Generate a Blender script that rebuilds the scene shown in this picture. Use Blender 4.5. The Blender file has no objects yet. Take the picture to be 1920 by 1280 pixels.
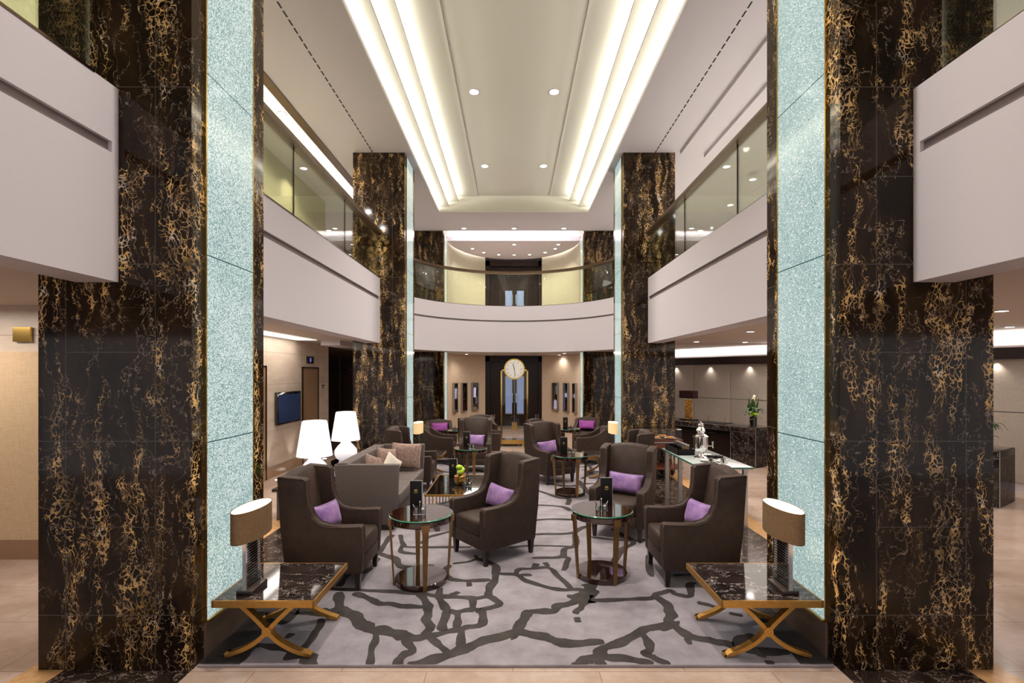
import bpy, bmesh, math, random
from mathutils import Vector, Matrix
random.seed(7)
PI = math.pi
S = bpy.context.scene
COL = S.collection
# ------------------------------------------------------------------ camera, world, exposure
F = 910.0; EYE = 1.9; VX = 962.0; VY = 701.0
cam_d = bpy.data.cameras.new('camera'); cam = bpy.data.objects.new('camera', cam_d); COL.objects.link(cam)
cam_d.sensor_width = 36.0; cam_d.lens = F / 1920 * 36
cam_d.shift_x = -(VX - 960) / 1920; cam_d.shift_y = (VY - 640) / 1920
cam.location = (0, 0, EYE); cam.rotation_euler = (PI / 2, 0, 0); cam_d.clip_end = 100
S.camera = cam
w = bpy.data.worlds.new('lobby_fill'); S.world = w; w.use_nodes = True
w.node_tree.nodes['Background'].inputs[0].default_value = (.98, .94, .95, 1)
w.node_tree.nodes['Background'].inputs[1].default_value = .66
S.view_settings.view_transform = 'Standard'; S.view_settings.look = 'None'
S.view_settings.exposure = 0.5; S.view_settings.gamma = 1.0; S.view_settings.use_curve_mapping = False
S.cycles.max_bounces = 8; S.cycles.diffuse_bounces = 4; S.cycles.glossy_bounces = 4
S.cycles.transparent_max_bounces = 12; S.cycles.use_denoising = True
S.cycles.caustics_reflective = False; S.cycles.caustics_refractive = False
S.cycles.sample_clamp_indirect = 4.0

def area(name, loc, sx, sy, power, col=(1, .95, .88), rot=(0, 0, 0), spread=PI):
    l = bpy.data.lights.new(name, 'AREA'); l.shape = 'RECTANGLE'; l.size = sx; l.size_y = sy
    l.energy = power; l.color = col; l.spread = spread
    o = bpy.data.objects.new(name, l); o.location = loc; o.rotation_euler = rot; COL.objects.link(o); return o
def spot(name, loc, power, col=(1, .93, .85), ang=110, rot=(0, 0, 0), rad=.04, blend=.8):
    l = bpy.data.lights.new(name, 'SPOT'); l.energy = power; l.color = col; l.spot_size = math.radians(ang)
    l.spot_blend = blend; l.shadow_soft_size = rad
    o = bpy.data.objects.new(name, l); o.location = loc; o.rotation_euler = rot; COL.objects.link(o); return o
XC = .018      # centre line of the hall
ZC = 6.12      # hall ceiling
COLY = [3.12, 9.25, 14.4]
CX0, CX1 = 2.085, 3.07; CD = .9
WARM = (1, .93, .84); NEUT = (1, .97, .95); COOL = (.86, .93, 1)
# ------------------------------------------------------------------ node helpers
def srgb(r, g, b):
    f = lambda c: ((c / 255) / 12.92) if c / 255 <= .04045 else (((c / 255) + .055) / 1.055) ** 2.4
    return (f(r), f(g), f(b), 1)
class NT:
    def __init__(s, name):
        s.m = bpy.data.materials.new(name); s.m.use_nodes = True; s.t = s.m.node_tree
        s.n = s.t.nodes; s.b = s.n['Principled BSDF']; s.o = s.n['Material Output']
    def new(s, typ, **kw):
        n = s.n.new(typ)
        for k, v in kw.items(): setattr(n, k, v)
        return n
    def lk(s, a, b): s.t.links.new(a, b)
    def put(s, sock, v):
        if hasattr(v, 'links') or isinstance(v, bpy.types.NodeSocket): s.lk(v, sock)
        else: sock.default_value = v
    def math(s, op, a, b=0.0, c=0.0, clamp=False):
        n = s.new('ShaderNodeMath', operation=op); n.use_clamp = clamp
        s.put(n.inputs[0], a); s.put(n.inputs[1], b)
        if op in ('MULTIPLY_ADD', 'WRAP', 'SMOOTH_MIN', 'COMPARE'): s.put(n.inputs[2], c)
        return n.outputs[0]
    def pos(s): return s.new('ShaderNodeNewGeometry').outputs['Position']
    def obj(s): return s.new('ShaderNodeTexCoord').outputs['Object']
    def vm(s, op, a, b):
        n = s.new('ShaderNodeVectorMath', operation=op); s.put(n.inputs[0], a)
        if op == 'SCALE': s.put(n.inputs[3], b)
        else: s.put(n.inputs[1], b)
        return n.outputs[0]
    def noise(s, v, scale, detail=3, rough=.55, col=False, dist=0):
        n = s.new('ShaderNodeTexNoise'); s.put(n.inputs['Vector'], v); n.inputs['Scale'].default_value = scale
        n.inputs['Detail'].default_value = detail; n.inputs['Roughness'].default_value = rough; n.inputs['Distortion'].default_value = dist
        return n.outputs['Color' if col else 'Fac']
    def vor(s, v, scale, feature='DISTANCE_TO_EDGE', out='Distance', rnd=1):
        n = s.new('ShaderNodeTexVoronoi', feature=feature); s.put(n.inputs['Vector'], v); n.inputs['Scale'].default_value = scale
        n.inputs['Randomness'].default_value = rnd
        return n.outputs[out]
    def ramp(s, f, stops, interp='LINEAR'):
        n = s.new('ShaderNodeValToRGB'); s.put(n.inputs[0], f); cr = n.color_ramp; cr.interpolation = interp
        while len(cr.elements) < len(stops): cr.elements.new(.5)
        for e, (p, c) in zip(cr.elements, stops):
            e.position = p; e.color = c if len(c) == 4 else (*c, 1)
        return n.outputs[0]
    def mr(s, f, a, b, c=0, d=1, smooth=False):
        n = s.new('ShaderNodeMapRange'); s.put(n.inputs[0], f)
        if smooth: n.interpolation_type = 'SMOOTHSTEP'
        for i, v in enumerate((a, b, c, d)): n.inputs[i + 1].default_value = v
        return n.outputs[0]
    def mix(s, f, a, b):
        n = s.new('ShaderNodeMix', data_type='RGBA'); s.put(n.inputs[0], f); s.put(n.inputs[6], a); s.put(n.inputs[7], b)
        return n.outputs[2]
    def bump(s, h, strength=.3, dist=.01):
        n = s.new('ShaderNodeBump'); n.inputs['Strength'].default_value = strength; n.inputs['Distance'].default_value = dist
        s.lk(h, n.inputs['Height']); s.lk(n.outputs[0], s.b.inputs['Normal'])
    def sep(s, v):
        n = s.new('ShaderNodeSeparateXYZ'); s.lk(v, n.inputs[0]); return n.outputs
    def set(s, col=None, rough=None, metal=None, spec=None, coat=None, em=None, es=None):
        i = s.b.inputs
        if col is not None: s.put(i['Base Color'], col)
        if rough is not None: s.put(i['Roughness'], rough)
        if metal is not None: i['Metallic'].default_value = metal
        if spec is not None: i['Specular IOR Level'].default_value = spec
        if coat is not None: i['Coat Weight'].default_value = coat; i['Coat Roughness'].default_value = .05
        if em is not None: s.put(i['Emission Color'], em); s.put(i['Emission Strength'], es)
        return s
M = {}
def simple(name, col, rough=.5, metal=0, **kw):
    t = NT(name); t.set(col, rough, metal, **kw); M[name] = t.m; return t
def seams(t, v, xs, zs, wd=.0025, axis=0):
    """dark joints at given coordinates"""
    o = t.sep(v); out = None
    for src, vals in ((o[axis], xs), (o[2], zs)):
        for q in vals:
            d = t.math('LESS_THAN', t.math('ABSOLUTE', t.math('SUBTRACT', src, q)), wd)
            out = d if out is None else t.math('MAXIMUM', out, d)
    return out
def portoro(name, joints=True, gold=1.0):
    t = NT(name); v = t.pos()
    wp = t.vm('SCALE', t.vm('SUBTRACT', t.noise(v, 2.2, 4, .6, True), (.5, .5, .5)), .28)
    wp2 = t.vm('SCALE', t.vm('SUBTRACT', t.noise(v, 14, 3, .6, True), (.5, .5, .5)), .07)
    v1 = t.vm('ADD', v, wp); v2 = t.vm('ADD', v1, wp2)
    stripes = t.noise(t.vm('MULTIPLY', v1, (10, 10, .85)), 1.0, 2, .5)
    band = t.mr(stripes, .50, .56, 0, 1, True)
    core = t.mr(stripes, .55, .66, 0, 1, True)
    brk = t.mr(t.noise(v, 3.4, 2), .38, .52, .25, 1, True)
    e1 = t.vor(t.vm('MULTIPLY', v2, (1, 1, .5)), 34)
    wd = t.math('MULTIPLY_ADD', core, .085, .05)
    wd = t.math('MULTIPLY', wd, t.mr(t.noise(v, 9, 2), .35, .7, .25, 1.5))
    line = t.mr(t.math('DIVIDE', e1, wd), .6, 1.0, 1, 0)
    g = t.math('MULTIPLY', t.math('MULTIPLY', line, band), brk)
    # long hairlines
    r1 = t.math('ABSOLUTE', t.math('SUBTRACT', t.noise(t.vm('MULTIPLY', v2, (1.7, 1.7, .7)), 3.2, 4, .6), .5))
    hair = t.mr(r1, .0, .006, .7, 0)
    r2 = t.math('ABSOLUTE', t.math('SUBTRACT', t.noise(t.vm('ADD', t.vm('MULTIPLY', v2, (1.0, 1.0, 1.8)), (5, 3, 1)), 2.6, 4, .6), .5))
    hair2 = t.math('MULTIPLY', t.mr(r2, .0, .004, .5, 0), t.mr(t.noise(v, 1.3, 1), .5, .6))
    base = t.ramp(t.noise(t.vm('MULTIPLY', v1, (3, 3, 1.2)), 2.0, 4), [(.3, (.005, .0024, .001)), (.5, (.018, .009, .004)), (.75, (.040, .022, .010))])
    gc = t.ramp(t.noise(v, 6, 2), [(.3, (.46, .33, .21)), (.45, (.58, .37, .16)), (.58, (.76, .47, .16)), (.7, (.72, .60, .46))])
    gc = t.mix(1 - gold, gc, (.45, .38, .33, 1))
    c = t.mix(g, base, gc)
    c = t.mix(t.math('MAXIMUM', hair, hair2), c, (.42, .31, .21, 1))
    if joints:
        zs = [.35, 1.468, 2.606, 3.745, 4.87]
        a = t.math('ABSOLUTE', t.math('SUBTRACT', t.sep(v)[0], XC))
        s1 = None
        for q in (2.318 + .0, 2.894):
            d = t.math('LESS_THAN', t.math('ABSOLUTE', t.math('SUBTRACT', a, q)), .0022); s1 = d if s1 is None else t.math('MAXIMUM', s1, d)
        z = t.sep(v)[2]
        for q in zs: s1 = t.math('MAXIMUM', s1, t.math('LESS_THAN', t.math('ABSOLUTE', t.math('SUBTRACT', z, q)), .0026))
        inm = t.math('MULTIPLY', t.math('GREATER_THAN', a, 2.318), t.math('LESS_THAN', a, 2.894))
        for q in (.916, 2.04, 3.17): s1 = t.math('MAXIMUM', s1, t.math('MULTIPLY', inm, t.math('LESS_THAN', t.math('ABSOLUTE', t.math('SUBTRACT', z, q)), .0022)))
        c = t.mix(s1, c, (.09, .075, .065, 1))
    t.set(c, .07, spec=.22); M[name] = t.m
def blackmarble(name, k=1.0, rough=.06):
    t = NT(name); v = t.pos()
    wp = t.vm('SCALE', t.vm('SUBTRACT', t.noise(v, 3, 4, .6, True), (.5, .5, .5)), .25)
    v1 = t.vm('ADD', v, wp)
    r1 = t.math('ABSOLUTE', t.math('SUBTRACT', t.noise(t.vm('MULTIPLY', v1, (1.2, 3.2, 2)), 2.6 * k, 5, .65), .5))
    r2 = t.math('ABSOLUTE', t.math('SUBTRACT', t.noise(t.vm('MULTIPLY', v1, (2.6, 1.3, 2)), 5 * k, 4, .6), .5))
    ln = t.math('MAXIMUM', t.mr(r1, 0, .007, .9, 0), t.math('MULTIPLY', t.mr(r2, 0, .008, .5, 0), t.mr(t.noise(v, 4, 1), .5, .65)))
    base = t.ramp(t.noise(v1, 5, 3), [(.3, (.008, .005, .005)), (.7, (.03, .02, .018))])
    c = t.mix(ln, base, (.5, .44, .42, 1)); t.set(c, rough, spec=.5); M[name] = t.m
# ------------------------------------------------------------------ materials
portoro('gold_marble'); blackmarble('black_marble', 1.1)
def floor_mat():
    t = NT('floor_stone'); v = t.pos(); xyz = t.sep(v)
    n = t.noise(t.vm('MULTIPLY', v, (1, 1.6, 1)), 1.6, 5, .6); n2 = t.noise(v, 18, 3)
    bc = t.ramp(n, [(.3, srgb(176, 150, 134)), (.5, srgb(196, 172, 157)), (.72, srgb(208, 188, 174))])
    bc = t.mix(t.mr(n2, .4, .7, 0, .25), bc, srgb(160, 134, 120))
    br = t.new('ShaderNodeTexBrick'); br.offset = .5
    t.lk(v, br.inputs['Vector']); br.inputs['Scale'].default_value = 1.0; br.inputs['Mortar Size'].default_value = .003
    br.inputs['Brick Width'].default_value = 1.1; br.inputs['Row Height'].default_value = .62
    br.inputs['Color1'].default_value = (1, 1, 1, 1); br.inputs['Color2'].default_value = (.86, .84, .83, 1); br.inputs['Mortar'].default_value = (.55, .5, .47, 1)
    mm = t.new('ShaderNodeMix', data_type='RGBA', blend_type='MULTIPLY'); mm.inputs[0].default_value = 1
    t.lk(bc, mm.inputs[6]); t.lk(br.outputs['Color'], mm.inputs[7]); bc = mm.outputs[2]
    a = t.math('ABSOLUTE', t.math('SUBTRACT', xyz[0], XC))
    wp = t.vm('SCALE', t.vm('SUBTRACT', t.noise(v, 3, 4, .6, True), (.5, .5, .5)), .3); v1 = t.vm('ADD', v, wp)
    r1 = t.math('ABSOLUTE', t.math('SUBTRACT', t.noise(t.vm('MULTIPLY', v1, (2, 4, 1)), 2.4, 5, .65), .5))
    dk = t.mix(t.mr(r1, 0, .012, .8, 0), t.ramp(t.noise(v, 4, 3), [(.3, (.012, .008, .007)), (.7, (.045, .028, .022))]), (.42, .33, .27, 1))
    gd = t.ramp(n2, [(.3, srgb(190, 142, 92)), (.7, srgb(216, 172, 122))])
    inb = lambda lo, hi: t.math('MULTIPLY', t.math('GREATER_THAN', a, lo), t.math('LESS_THAN', a, hi))
    c = t.mix(inb(2.9, 3.14), bc, gd); c = t.mix(inb(2.08, 2.9), c, dk)
    cut = t.math('LESS_THAN', xyz[1], 15.3); c = t.mix(cut, bc, c)
    t.set(c, .14, spec=.45); M['floor_stone'] = t.m
floor_mat()
def plaster(name, c1, bumpy=False, rough=.75):
    t = NT(name); v = t.pos(); n = t.noise(v, 90, 2)
    t.set(t.mix(t.mr(n, .3, .7, 0, .12), c1, tuple(x * .85 for x in c1[:3]) + (1,)), rough, spec=.3); M[name] = t.m
plaster('white_plaster', srgb(204, 196, 200)); plaster('ceiling_paint', srgb(204, 196, 199)); plaster('cove_paint', srgb(222, 218, 206))
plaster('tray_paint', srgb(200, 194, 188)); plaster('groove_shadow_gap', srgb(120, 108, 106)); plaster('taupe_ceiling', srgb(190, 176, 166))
def stone_wall():
    t = NT('beige_stone'); v = t.pos()
    n = t.noise(t.vm('MULTIPLY', v, (.6, .6, 2.2)), 2.2, 5, .6)
    c = t.ramp(n, [(.3, srgb(188, 168, 150)), (.7, srgb(214, 196, 178))])
    t.set(t.mix(seams(t, v, [5.6, 7.2, 8.7, 10.17, 11.0, 11.3], [.2, .85, 1.71, 2.3], .003, 1), c, srgb(140, 120, 104)), .35); M['beige_stone'] = t.m
stone_wall()
def woven(name, c1, c2, sc=220, rough=.7):
    t = NT(name); v = t.pos(); n = t.noise(t.vm('MULTIPLY', v, (1, 1, .12)), sc * .4, 2); n2 = t.noise(t.vm('MULTIPLY', v, (.15, .15, 1)), sc * .4, 2)
    t.set(t.mix(t.math('MULTIPLY', n, t.mr(n2, .3, .7, .6, 1.4)), c1, c2), rough); M[name] = t.m
woven('wallcover_beige', srgb(226, 204, 180), srgb(188, 160, 134)); woven('wallcover_pale', srgb(214, 208, 186), srgb(186, 178, 152)); woven('lift_door_gold', srgb(214, 186, 150), srgb(190, 160, 124))
woven('wallcover_olive', srgb(190, 184, 140), srgb(140, 132, 92)); woven('taupe_fabric', srgb(104, 92, 87), srgb(78, 68, 64), 500)
woven('panel_fabric', srgb(176, 164, 152), srgb(150, 138, 128)); woven('shade_brown', srgb(132, 102, 68), srgb(96, 72, 46), 500)
simple('perforated_panel', srgb(62, 52, 42), .5); simple('kick_stone', srgb(150, 118, 90), .25); simple('bronze_plinth', srgb(104, 88, 76), .3)
def velvet(name, c1, c2, sheen, sc=14):
    t = NT(name); v = t.obj(); n = t.noise(v, sc, 4, .6); n2 = t.noise(v, 160, 2)
    c = t.mix(t.mr(n, .3, .7), c1, c2); t.set(t.mix(t.mr(n2, .3, .7, 0, .2), c, tuple(x * .6 for x in c1[:3]) + (1,)), .62, spec=.3)
    t.b.inputs['Sheen Weight'].default_value = sheen; t.b.inputs['Sheen Roughness'].default_value = .35
    t.b.inputs['Sheen Tint'].default_value = tuple(min(1, x * 3) for x in c2[:3]) + (1,); M[name] = t.m
velvet('brown_velvet', srgb(48, 34, 27), srgb(62, 46, 38), .2); velvet('purple_satin', srgb(112, 78, 138), srgb(176, 138, 188), .4, 9)
M['purple_satin'].node_tree.nodes['Principled BSDF'].inputs['Roughness'].default_value = .38
velvet('magenta_satin', srgb(140, 60, 140), srgb(172, 86, 170), .4, 7)
velvet('jacquard', srgb(120, 92, 82), srgb(176, 150, 138), .2, 30); simple('cream_cotton', srgb(226, 214, 200), .8)
velvet('piping_velvet', srgb(76, 60, 52), srgb(88, 70, 62), .3)
simple('dark_leg_wood', srgb(34, 24, 20), .3); simple('mahogany_gloss', srgb(44, 18, 12), .05, coat=1.0)
t = NT('wenge'); v = t.pos(); t.set(t.mix(t.noise(t.vm('MULTIPLY', v, (1, 1, .06)), 40, 3), (.008, .004, .003, 1), (.026, .012, .010, 1)), .35, spec=.25); M['wenge'] = t.m
t = NT('cart_wood'); v = t.pos(); t.set(t.mix(t.noise(t.vm('MULTIPLY', v, (.1, 1, 1)), 30, 3), srgb(70, 30, 16), srgb(112, 58, 32)), .25); M['cart_wood'] = t.m
t = NT('brushed_gold'); v = t.obj(); t.set(t.mix(t.noise(v, 30, 3), srgb(176, 130, 62), srgb(206, 158, 84)), .33, .85); M['brushed_gold'] = t.m
t = NT('bronze_leg'); v = t.obj(); t.set(t.mix(t.noise(v, 10, 3), srgb(112, 84, 50), srgb(140, 106, 64)), .35, .7); M['bronze_leg'] = t.m
simple('brass', srgb(206, 170, 96), .18, 1); simple('dark_bronze', srgb(70, 52, 38), .22, .9); simple('rail_bronze', srgb(92, 70, 50), .32, .6)
simple('chrome', (.85, .84, .83, 1), .08, 1); simple('satin_steel', srgb(176, 172, 166), .3, .9); simple('black_gloss', (.008, .007, .007, 1), .05, coat=1)
simple('black_matte', (.008, .006, .006, 1), .6, spec=.2); simple('gold_print', srgb(190, 160, 96), .4, .5); simple('red_box', srgb(120, 30, 28), .5)
simple('porcelain', srgb(232, 228, 224), .2); simple('pastry', srgb(206, 146, 78), .7); simple('plum_shade', srgb(40, 12, 18), .7, spec=.2)
simple('leaf_green', srgb(44, 74, 26), .45); simple('bloom_green', srgb(176, 208, 52), .6); simple('calla_white', srgb(232, 226, 200), .5); simple('reed_brown', srgb(96, 80, 48), .6)
simple('screen_blue', (.008, .016, .05, 1), .15, em=srgb(34, 42, 62), es=.35); simple('honey', srgb(196, 132, 40), .2); simple('white_dial', srgb(226, 222, 214), .35)
t = NT('gold_crinkle'); v = t.obj(); t.set(srgb(206, 156, 84), .15, 1); t.bump(t.noise(v, 22, 3), .9, .02); M['gold_crinkle'] = t.m
def glow(name, col, s):
    t = NT(name); t.set(col, .5, em=col, es=s); M[name] = t.m
glow('lamp_glass_white', (.9, .85, .88, 1), .42); glow('led_white', (1, .98, .94, 1), 5); glow('downlight_glow', (1, .96, .9, 1), 9); glow('shade_liner', (1, .9, .75, 1), 2.6)
glow('light_slot', (1, .97, .92, 1), 2.2); glow('blue_pane_glow', srgb(120, 138, 180), .4); glow('indicator_blue', srgb(90, 100, 200), .5)
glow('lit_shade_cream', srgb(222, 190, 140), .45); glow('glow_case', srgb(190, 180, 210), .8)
def thin_glass(name, tint, refl=1.0, dark=1.0, ior=1.5):
    t = NT(name); t.n.remove(t.b)
    tr = t.new('ShaderNodeBsdfTransparent'); tr.inputs[0].default_value = tint
    gl = t.new('ShaderNodeBsdfGlossy'); gl.inputs['Roughness'].default_value = .0
    fr = t.new('ShaderNodeFresnel'); fr.inputs[0].default_value = ior
    mx = t.new('ShaderNodeMixShader'); t.lk(t.math('MULTIPLY', fr.outputs[0], refl, clamp=True), mx.inputs[0]); t.lk(tr.outputs[0], mx.inputs[1]); t.lk(gl.outputs[0], mx.inputs[2])
    t.lk(mx.outputs[0], t.o.inputs[0]); M[name] = t.m
thin_glass('rail_glass', (.90, .92, .84, 1), .55); thin_glass('clear_glass', (.95, .97, .96, 1), 1.5); thin_glass('case_glass', (.96, .96, .94, 1), .6); thin_glass('green_edge_glass', (.25, .6, .48, 1), 1.2)
simple('frosted_glass', srgb(196, 204, 202), .12, coat=.5); simple('glass_edge_green', srgb(30, 110, 84), .1, coat=1)
def mosaic():
    t = NT('backlit_glass_mosaic'); v = t.pos()
    vv = t.vm('ADD', v, t.vm('SCALE', t.vm('SUBTRACT', t.noise(v, 60, 2, .5, True), (.5, .5, .5)), .008))
    e = t.vor(vv, 78); cc = t.vor(vv, 78, 'F1', 'Color'); g = t.sep(cc)[0]
    f = t.math('MULTIPLY', t.mr(e, .0, .2), t.mr(g, 0, 1, .45, 1.15))
    f = t.math('MULTIPLY', f, t.mr(t.noise(v, 3, 2), .3, .7, .8, 1.1))
    z = t.sep(v)[2]; j = None
    for q in (1.44, 2.70, 3.92, 5.15):
        d = t.math('LESS_THAN', t.math('ABSOLUTE', t.math('SUBTRACT', z, q)), .004); j = d if j is None else t.math('MAXIMUM', j, d)
    c = t.ramp(f, [(0, srgb(104, 136, 136)), (.4, srgb(170, 196, 194)), (1, srgb(232, 241, 239))])
    c = t.mix(j, c, srgb(50, 84, 84)); t.set(t.mix(.8, c, (0, 0, 0, 1)), .12, em=c, es=.62); M['backlit_glass_mosaic'] = t.m
mosaic()
def rug_mats():
    t = NT('rug_grey'); v = t.pos(); n = t.noise(t.vm('MULTIPLY', v, (1, 1, 1)), 5, 5, .65); f = t.noise(v, 260, 2)
    c = t.ramp(n, [(.3, srgb(134, 126, 132)), (.55, srgb(156, 148, 154)), (.75, srgb(170, 162, 166))])
    xa = t.math('ABSOLUTE', t.math('SUBTRACT', t.sep(v)[0], .035))
    wob = t.math('MULTIPLY_ADD', t.noise(v, 2, 2), .06, 1.84)
    t.set(t.mix(t.mr(f, .3, .7, 0, .22), c, srgb(112, 106, 110)), .95, spec=.1); t.bump(f, .35, .004); M['rug_grey'] = t.m
    t = NT('rug_charcoal'); v = t.pos(); f = t.noise(v, 260, 2); c = t.ramp(t.noise(v, 6, 3), [(.3, srgb(58, 53, 52)), (.7, srgb(78, 72, 70))])
    t.set(t.mix(t.mr(f, .3, .7, 0, .3), c, srgb(44, 40, 40)), .95, spec=.1); t.bump(f, .35, .004); M['rug_charcoal'] = t.m
rug_mats()
# ------------------------------------------------------------------ mesh helpers
class MB:
    def __init__(s): s.bm = bmesh.new(); s.mi = 0
    def _new(s, verts, faces, mi=None):
        vs = [s.bm.verts.new(v) for v in verts]
        for f in faces:
            try: fc = s.bm.faces.new([vs[i] for i in f]); fc.material_index = s.mi if mi is None else mi
            except ValueError: pass
        return vs
    def box(s, x0, x1, y0, y1, z0, z1, mi=None, bev=0, seg=2, mat=None):
        x0, x1 = sorted((x0, x1)); y0, y1 = sorted((y0, y1)); z0, z1 = sorted((z0, z1))
        v = [(x0, y0, z0), (x1, y0, z0), (x1, y1, z0), (x0, y1, z0), (x0, y0, z1), (x1, y0, z1), (x1, y1, z1), (x0, y1, z1)]
        if mat: v = [mat @ Vector(q) for q in v]
        vs = s._new(v, [(3, 2, 1, 0), (4, 5, 6, 7), (0, 1, 5, 4), (1, 2, 6, 5), (2, 3, 7, 6), (3, 0, 4, 7)], mi)
        if bev: s.bev(vs, bev, seg)
        return s
    def bev(s, vs, bev, seg=2):
        es = list({e for v in vs for e in v.link_edges})
        bmesh.ops.bevel(s.bm, geom=es, offset=bev, segments=seg, profile=.5, affect='EDGES', clamp_overlap=True)
    def prism(s, pts, a, b, axis=0, mi=None, bev=0, seg=2, fn=None):
        """polygon pts extruded along axis between a and b (axis 0: pts are (y,z); 1: (x,z); 2: (x,y))"""
        def P(p, q): return [(q, p[0], p[1]), (p[0], q, p[1]), (p[0], p[1], q)][axis]
        v = [P(p, a) for p in pts] + [P(p, b) for p in pts]
        if fn: v = [fn(Vector(q)) for q in v]
        n = len(pts)
        vs = s._new(v, [tuple(range(n)), tuple(range(2 * n - 1, n - 1, -1))] + [(i, (i + 1) % n, n + (i + 1) % n, n + i) for i in range(n)], mi)
        if bev: s.bev(vs, bev, seg)
        return s
    def lathe(s, prof, c=(0, 0, 0), n=32, sx=1, sy=1, mi=None, caps=True):
        rings = [[(c[0] + r * sx * math.cos(2 * PI * i / n), c[1] + r * sy * math.sin(2 * PI * i / n), c[2] + z) for i in range(n)] for r, z in prof]
        v = [q for r in rings for q in r]; m = len(prof)
        f = [(k * n + i, k * n + (i + 1) % n, (k + 1) * n + (i + 1) % n, (k + 1) * n + i) for k in range(m - 1) for i in range(n)]
        if caps:
            f.append(tuple(range(n - 1, -1, -1))); f.append(tuple((m - 1) * n + i for i in range(n)))
        s._new(v, f, mi); return s
    def disc_y(s, c, r, th, n=40, mi=None):
        """disc facing -Y"""
        v = [(c[0] + r * math.cos(2 * PI * i / n), c[1] + q, c[2] + r * math.sin(2 * PI * i / n)) for q in (0, th) for i in range(n)]
        s._new(v, [tuple(range(n)), tuple(range(2 * n - 1, n - 1, -1))] + [(i, (i + 1) % n, n + (i + 1) % n, n + i) for i in range(n)], mi); return s
    def tube(s, pts, r, n=10, mi=None, caps=True):
        pts = [Vector(p) for p in pts]; rs = r if isinstance(r, (list, tuple)) else [r] * len(pts); v = []
        for k, p in enumerate(pts):
            d = (pts[min(k + 1, len(pts) - 1)] - pts[max(k - 1, 0)]).normalized()
            u = d.cross(Vector((0, 0, 1)) if abs(d.z) < .9 else Vector((1, 0, 0))).normalized(); w_ = d.cross(u)
            v += [tuple(p + (u * math.cos(2 * PI * i / n) + w_ * math.sin(2 * PI * i / n)) * rs[k]) for i in range(n)]
        m = len(pts)
        f = [(k * n + i, k * n + (i + 1) % n, (k + 1) * n + (i + 1) % n, (k + 1) * n + i) for k in range(m - 1) for i in range(n)]
        if caps: f += [tuple(range(n)), tuple(range(m * n - 1, (m - 1) * n - 1, -1))]
        s._new(v, f, mi); return s
    def strip(s, secs, closed=True, mi=None):
        """loft of equal-length sections (closed polygons)"""
        n = len(secs[0]); v = [q for r in secs for q in r]; m = len(secs)
        f = [(k * n + i, k * n + (i + 1) % n, (k + 1) * n + (i + 1) % n, (k + 1) * n + i) for k in range(m - 1) for i in range(n)]
        f += [tuple(range(n)), tuple(range(m * n - 1, (m - 1) * n - 1, -1))]
        s._new(v, f, mi); return s
    def done(s, name, mats, parent=None, smooth=35, loc=None):
        bmesh.ops.recalc_face_normals(s.bm, faces=s.bm.faces)
        me = bpy.data.meshes.new(name); s.bm.to_mesh(me); s.bm.free()
        for m in (mats if isinstance(mats, (list, tuple)) else [mats]): me.materials.append(M[m])
        if smooth:
            me.polygons.foreach_set('use_smooth', [True] * len(me.polygons)); me.set_sharp_from_angle(angle=math.radians(smooth))
        o = bpy.data.objects.new(name, me); COL.objects.link(o)
        if parent: o.parent = parent
        if loc: o.location = loc
        return o
def tag(o, label, cat, group=None, kind=None):
    o['label'] = label; o['category'] = cat
    if group: o['group'] = group
    if kind: o['kind'] = kind
    return o
def thing(name, label, cat, loc=(0, 0, 0), rz=0, group=None):
    o = bpy.data.objects.new(name, None); o.empty_display_size = .1; COL.objects.link(o); o.location = loc; o.rotation_euler = (0, 0, rz)
    return tag(o, label, cat, group)
def struct(mb, name, mats, parent=None, smooth=35):
    o = mb.done(name, mats, parent, smooth)
    if parent is None: o['kind'] = 'structure'
    return o
def tree_copy(o, loc, rz=0, label=None, group=None):
    c = o.copy(); COL.objects.link(c); c.location = loc; c.rotation_euler = (0, 0, rz)
    if label: c['label'] = label
    if group: c['group'] = group
    for ch in list(o.children):
        d = ch.copy(); COL.objects.link(d); d.parent = c
        for g in list(ch.children):
            e = g.copy(); COL.objects.link(e); e.parent = d
    return c
# ------------------------------------------------------------------ shell: floor, ceilings, walls
struct(MB().box(-9, 12, -3, 19.5, -.1, 0), 'floor', 'floor_stone')
# hall ceiling with the stepped light tray
TX = 1.955; TY1 = 12.67; TY0 = -2.0
m = MB()
m.box(XC - 9, XC - TX, -3, 14.3, ZC, ZC + .03); m.box(XC + TX, XC + 9, -3, 14.3, ZC, ZC + .03); m.box(XC - TX, XC + TX, TY1, 14.3, ZC, ZC + .03)
struct(m, 'ceiling', 'ceiling_paint')
# apse bay ceiling: raised trough with hidden lamps then the raft
m = MB()
pts = []
AX, AY, AB = 2.12, 15.3, 2.5     # apse ellipse centre line
def apse(t, off=0): return (XC + (AX + off) * math.cos(t), AY + (AB + off) * math.sin(t))
raft = [apse(PI * i / 40, -.10) for i in range(41)]
m.prism(raft, ZC - .05, ZC + .02, 2)
struct(m, 'ceiling_raft', 'ceiling_paint')
struct(MB().box(-9, 12, 14.3, 19.5, ZC + .30, ZC + .34).box(-9, 12, 14.28, 14.31, ZC, ZC + .3).box(-2.2, 2.25, 15.2, 15.28, ZC-.05, ZC + .16), 'ceiling_bay', 'ceiling_paint')
area('bay_trough_light', (XC, 14.8, ZC + .08), 4.0, .3, 420, (.95, .98, 1), (PI, 0, 0))
area('raft_back_light', (XC, 16.4, ZC + .10), 3.2, 1.4, 170, (.98, 1, .96), (PI, 0, 0))
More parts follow.
